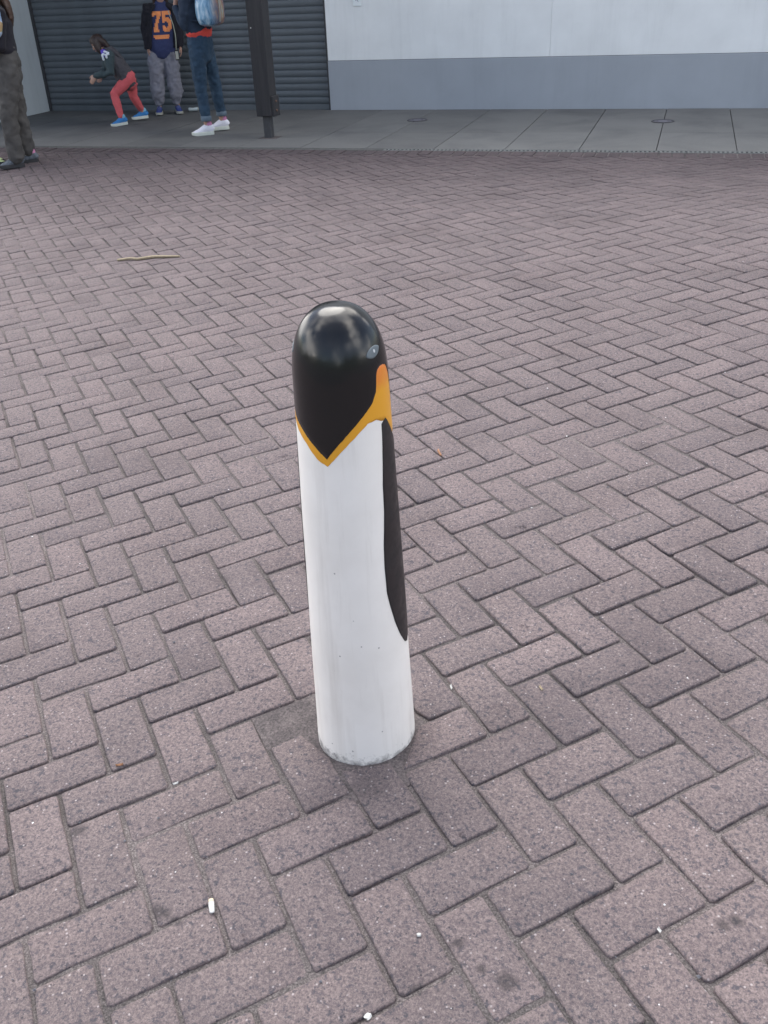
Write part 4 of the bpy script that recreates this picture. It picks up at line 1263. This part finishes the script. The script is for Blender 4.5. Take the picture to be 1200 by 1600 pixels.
# --- P4: walker in blue jeans and white shoes, backpack
t = empty('person', (-2.495, 1.034, 0.0), R(27.1))
tag(t, 'person in blue jeans and white canvas shoes wearing a patterned backpack', 'person')
F4 = V3(-.85, .53, 0).normalized(); L4 = V3(-F4.y, F4.x, 0)
pel = V3(.02, 0, .93); ch_ = V3(-.01, 0, 1.27)
J = dict(pelvis=pel, chest=ch_, neck=V3(-.02, 0, 1.45), head=V3(-.04, .02, 1.575), face=V3(-1, .4, -.05),
         shL=ch_ + L4 * .17 + V3(0, 0, .12), shR=ch_ - L4 * .17 + V3(0, 0, .12), elL=ch_ + L4 * .20 + F4 * .03 + V3(0, 0, -.13), elR=ch_ - L4 * .20 + F4 * .03 + V3(0, 0, -.13),
         wrL=ch_ + L4 * .12 + F4 * .16 + V3(0, 0, .06), wrR=ch_ - L4 * .12 + F4 * .16 + V3(0, 0, .06),
         hpL=pel + L4 * .09 - V3(0, 0, .05), hpR=pel - L4 * .09 - V3(0, 0, .05), knL=V3(-.040, -.10, .50), knR=V3(.135, .10, .50), anL=V3(-.022, -.13, .085), anR=V3(.165, .14, .10),
         toeL=V3(-1, -.10, 0), toeR=V3(-1, .05, -.03),
         handL=(V3(0, 0, 1) - L4 * .5, -F4, F4 - L4), handR=(V3(0, 0, 1) + L4 * .5, -F4, F4 + L4))
P = body(t, J, 1.0); face_bits(t, P, 1.0, M['hair_brown']); hair_cap(t, P, 1.0, M['hair_brown'], 'loose')
mb = MB()
mb.limb([V3(.015, 0, 1.09), V3(.01, 0, 1.17), V3(-.005, 0, 1.30), V3(-.015, 0, 1.41)], [(.185, .135), (.178, .128), (.19, .125), (.11, .08)], 20, L4)
for q in 'LR': mb.limb(sleeve_pts(J, q), [.072, .070, .060, .053, .047, .038], 12)
mb.skin('jacket', M['dark_navy'], t, .011, 3, .028, .07)
mb = MB()
mb.limb([V3(.022, 0, 1.078), V3(.018, 0, 1.105)], [(.187, .136), (.176, .126)], 20, L4 + V3(0, 0, -.42))
mb.skin('red_shirt', M['red_cloth'], t, .010, 3, .006, .06)
mb = MB()
mb.limb([V3(.02, 0, 1.05), V3(.02, 0, .96), V3(.02, 0, .86)], [(.165, .122), (.178, .135), (.17, .128)], 20, L4)
mb.limb([J['hpL'], J['hpL'].lerp(J['knL'], .5), J['knL'], J['knL'].lerp(J['anL'], .4), J['anL'] + V3(0, 0, .115)], [.100, .088, .070, .066, .056], 14)
mb.limb([J['hpR'], J['hpR'].lerp(J['knR'], .5), J['knR'], J['knR'].lerp(J['anR'], .4), J['anR'] + V3(0, 0, .115)], [.100, .088, .070, .066, .058], 14)
mb.skin('jeans', M['jean'], t, .009, 2, .026, .055)
for q in 'LR':
    mb = MB(); a_ = J['an' + q]; mb.loft([a_ + V3(0, 0, .065), a_ + V3(0, 0, .072), a_ + V3(0, 0, .118), a_ + V3(0, 0, .124)], [.055, .0625, .0635, .055], 20)
    mb.build('turned_cuff', M['jean_cuff'], t, True)
for q in 'LR': shoe(t, J['an' + q] - V3(0, 0, .010), J['toe' + q], V3(0, 0, 1), 1.03, (M['shoe_white'], M['sole_white'], M['shoe_white'], M['shoe_pink']))
g = empty('backpack', (-2.495, 1.034, 0.0), R(27.1))
tag(g, 'pale blue patterned backpack worn over a dark jacket', 'backpack')
bc = ch_ - F4 * .215
lat = L4
pts = [bc + V3(0, 0, z_) for z_ in (-.135, -.115, -.06, .05, .17, .25, .28)]
mb = MB(); mb.loft(pts, [(.12, .06), (.175, .095), (.205, .115), (.208, .12), (.19, .105), (.13, .06), (.05, .02)], 26, lat, 2.8)
bag = mb.skin('pouch', M['bag'], g, .010, 4, .008, .08)
# own axes for the pattern: recentre the mesh
off_ = bc + V3(.03, 0, 0)
for v in bag.data.vertices: v.co -= off_
bag.location = off_
mb = MB()
e0 = bc - lat * .190 - F4 * .03
mb.limb([e0 + V3(0, 0, .2), e0 - lat * .014 + V3(0, 0, .05), e0 + V3(0, 0, -.06), bc - lat * .12 - F4 * .03 + V3(0, 0, -.118)], [.011] * 4, 8)
mb.build('piping', M['clear_plastic'], g, True)
mb = MB()
e0 = bc - F4 * .121
mb.limb([e0 + V3(0, 0, .17), e0 - F4 * .002 + V3(0, 0, .0), e0 + F4 * .012 + V3(0, 0, -.09)], [.008] * 3, 8)
mb.build('zip', M['sole_grey'], g, True)
for q in (-1, 1):
    mb = MB(); mb.limb([bc + lat * q * .085 + F4 * .07 + V3(0, 0, .22), ch_ + lat * q * .10 - F4 * .06 + V3(0, 0, .20), ch_ + lat * q * .11 + F4 * .11 + V3(0, 0, .12), ch_ + lat * q * .15 + F4 * .09 + V3(0, 0, -.06), bc + lat * q * .15 + F4 * .07 + V3(0, 0, -.08)], [(.022, .008)] * 5, 8, lat)
    mb.build('strap', M['dark_navy'], g, True)

# ------------------------------------------------------------------ litter on the paving
def on(x, y, dz=0.0): return Vector((x, y, zsurf(x, y) + .0005 + dz))
def stick(name, pts, rad, mat, label, cat, group=None, wob=.004):
    q_ = []
    for i, (x_, y_) in enumerate(pts): q_.append(on(x_, y_, rad[i] * .9 + wob * (i % 2)))
    c_ = q_[0].copy()
    mb = MB(); mb.limb([p_ - c_ for p_ in q_], rad, 8)
    o_ = mb.build(name, mat, None, True); o_.location = c_
    return tag(o_, label, cat, group)
stick('stick', [(-.712, -4.062), (-.62, -4.045), (-.56, -4.055), (-.49, -4.030), (-.455, -4.005), (-.40, -4.012), (-.272, -3.995)], [.0085, .0095, .0095, .010, .0105, .009, .007], M['twig'], 'long pale dry stick lying on the brick paving at the left', 'stick')
stick('twig', [(2.223, -6.690), (2.229, -6.713), (2.243, -6.735)], [.003, .0045, .004], M['twig_red'], 'short curled brown twig on the bricks right of the bollard', 'twig')
def scrap(x, y, L_, W_, rz, mat, label, cat, name='paper_scrap', group=None, fold=.004):
    vs, fs = [], []
    rr = random.Random(int(x * 1000 + y * 77))
    nx_, ny_ = 5, 4
    for k_ in (1, 0):
        for j in range(ny_ + 1):
            for i in range(nx_ + 1):
                u_, v_ = i / nx_ - .5, j / ny_ - .5
                e_ = 1 + rr.uniform(-.12, .12) if k_ == 1 else 1
                vs.append((u_ * L_ * (1 - .25 * abs(v_)) , v_ * W_ * (1 - .2 * abs(u_)), .0012 * k_ + fold * (abs(u_) + .6 * math.sin(v_ * 5 + x)) ** 2 + .001))
    w_ = (nx_ + 1); m_ = w_ * (ny_ + 1)
    for j in range(ny_):
        for i in range(nx_):
            a = j * w_ + i
            fs += [(a, a + 1, a + w_ + 1, a + w_), (m_ + a, m_ + a + w_, m_ + a + w_ + 1, m_ + a + 1)]
    rim = [i for i in range(w_)] + [j * w_ + nx_ for j in range(1, ny_ + 1)] + [ny_ * w_ + i for i in range(nx_ - 1, -1, -1)] + [j * w_ for j in range(ny_ - 1, 0, -1)]
    for q_ in range(len(rim)):
        a, b_ = rim[q_], rim[(q_ + 1) % len(rim)]
        fs.append((a, m_ + a, m_ + b_, b_))
    o_ = mesh(name, vs, fs, mat)
    o_.location = on(x, y); o_.rotation_euler = (0, 0, rz)
    return tag(o_, label, cat, group)
# crushed filter end in the lower left
t = empty('cigarette_butt', tuple(on(2.2555, -8.636, .0045)), R(118))
tag(t, 'flattened white cigarette butt lying across a joint at the lower left', 'cigarette butt')
mb = MB(); mb.limb([V3(-.0110, 0, 0), V3(.002, .0008, .0008), V3(.0110, .001, 0)], [(.0050, .0028), (.0056, .0032), (.0054, .0030)], 10, V3(0, 1, 0)); mb.build('paper_tube', M['paper'], t, True)
mb = MB(); mb.loft([V3(.0115, .001, 0), V3(.018, .0015, -.0005)], [(.0054, .0030), (.0048, .0026)], 10, V3(0, 1, 0)); mb.build('filter', M['butt_tip'], t, True)
scrap(2.657, -8.603, .0085, .007, .4, M['paper'], 'tiny square paper scrap on a brick below the bollard', 'paper scrap')
scrap(2.612, -8.769, .012, .011, 1.1, M['paper'], 'folded white paper scrap at the bottom edge of the paving', 'paper scrap')
scrap(2.031, -8.363, .013, .0045, .7, M['paper'], 'thin white paper sliver in a joint left of the bollard', 'paper scrap')
scrap(2.563, -7.941, .016, .0045, 2.0, M['paper'], 'narrow white sliver standing in the joint right of the bollard foot', 'paper scrap')
scrap(3.071, -8.499, .009, .005, 2.3, M['paper'], 'pale torn scrap in a joint at the lower right', 'paper scrap')
scrap(2.775, -7.905, .016, .005, 2.2, M['twig'], 'straw coloured splinter in a joint right of the bollard', 'straw splinter', 'splinter')
scrap(1.872, -8.338, .018, .006, .5, M['twig_red'], 'dry brown leaf fragment in a joint at the left', 'leaf fragment', 'leaf_fragment')
t = empty('plastic_cup', (-3.705, 2.995, 0.028), R(20))
tag(t, 'crushed milky plastic cup lying at the foot of the roller shutter', 'cup')
mb = MB(); mb.loft([V3(-.07, 0, 0), V3(-.06, 0, .002), V3(0, 0, 0), V3(.05, .004, .002), V3(.062, .004, 0)], [.024, .026, (.031, .023), (.035, .028), (.036, .027)], 14, V3(0, 1, 0)); mb.build('cup_wall', M['clear_plastic'], t, True)
mb = MB(); mb.loft([V3(.060, .004, 0), V3(.066, .004, 0)], [(.039, .030), (.039, .030)], 14, V3(0, 1, 0)); mb.build('cup_rim', M['sole_grey'], t, True)

# loose pale and dark stone chips: nobody could count them
def chips(name, n_, rmin, rmax, mat, seed, yr=(-9.2, -.4)):
    rr = random.Random(seed)
    mb = MB()
    k_ = 0
    while k_ < n_:
        y_ = yr[0] + (yr[1] - yr[0]) * rr.random()
        half = .9 + (y_ + 9.2) * .62
        xc = 2.6 - (y_ + 9.2) * .30
        x_ = xc + rr.uniform(-half, half)
        if (Vector((x_, y_)) - BOL).length < .15: continue
        r_ = rmin + (rmax - rmin) * rr.random() ** 2.5
        c_ = on(x_, y_, r_ * .3)
        vs = [c_ + Vector((r_ * rr.uniform(.6, 1.2) * a, r_ * rr.uniform(.6, 1.2) * b_, r_ * rr.uniform(.4, .8) * z_)) for a, b_, z_ in ((1, 0, 0), (0, 1, 0), (-1, 0, 0), (0, -1, 0), (0, 0, 1), (0, 0, -1))]
        mb.add(vs, [(0, 1, 4), (1, 2, 4), (2, 3, 4), (3, 0, 4), (1, 0, 5), (2, 1, 5), (3, 2, 5), (0, 3, 5)])
        k_ += 1
    o_ = mb.build(name, mat)
    tag(o_, None, None, None, 'stuff')
    return o_
o = chips('pale_stone_chips', 260, .0012, .0036, M['stone_white'], 3); tag(o, 'tiny pale stone chips scattered over the brick paving', 'stone chips')
o = chips('dark_stone_chips', 600, .0016, .0052, M['stone_dark'], 4); tag(o, 'tiny dark stone chips scattered over the brick paving', 'stone chips')
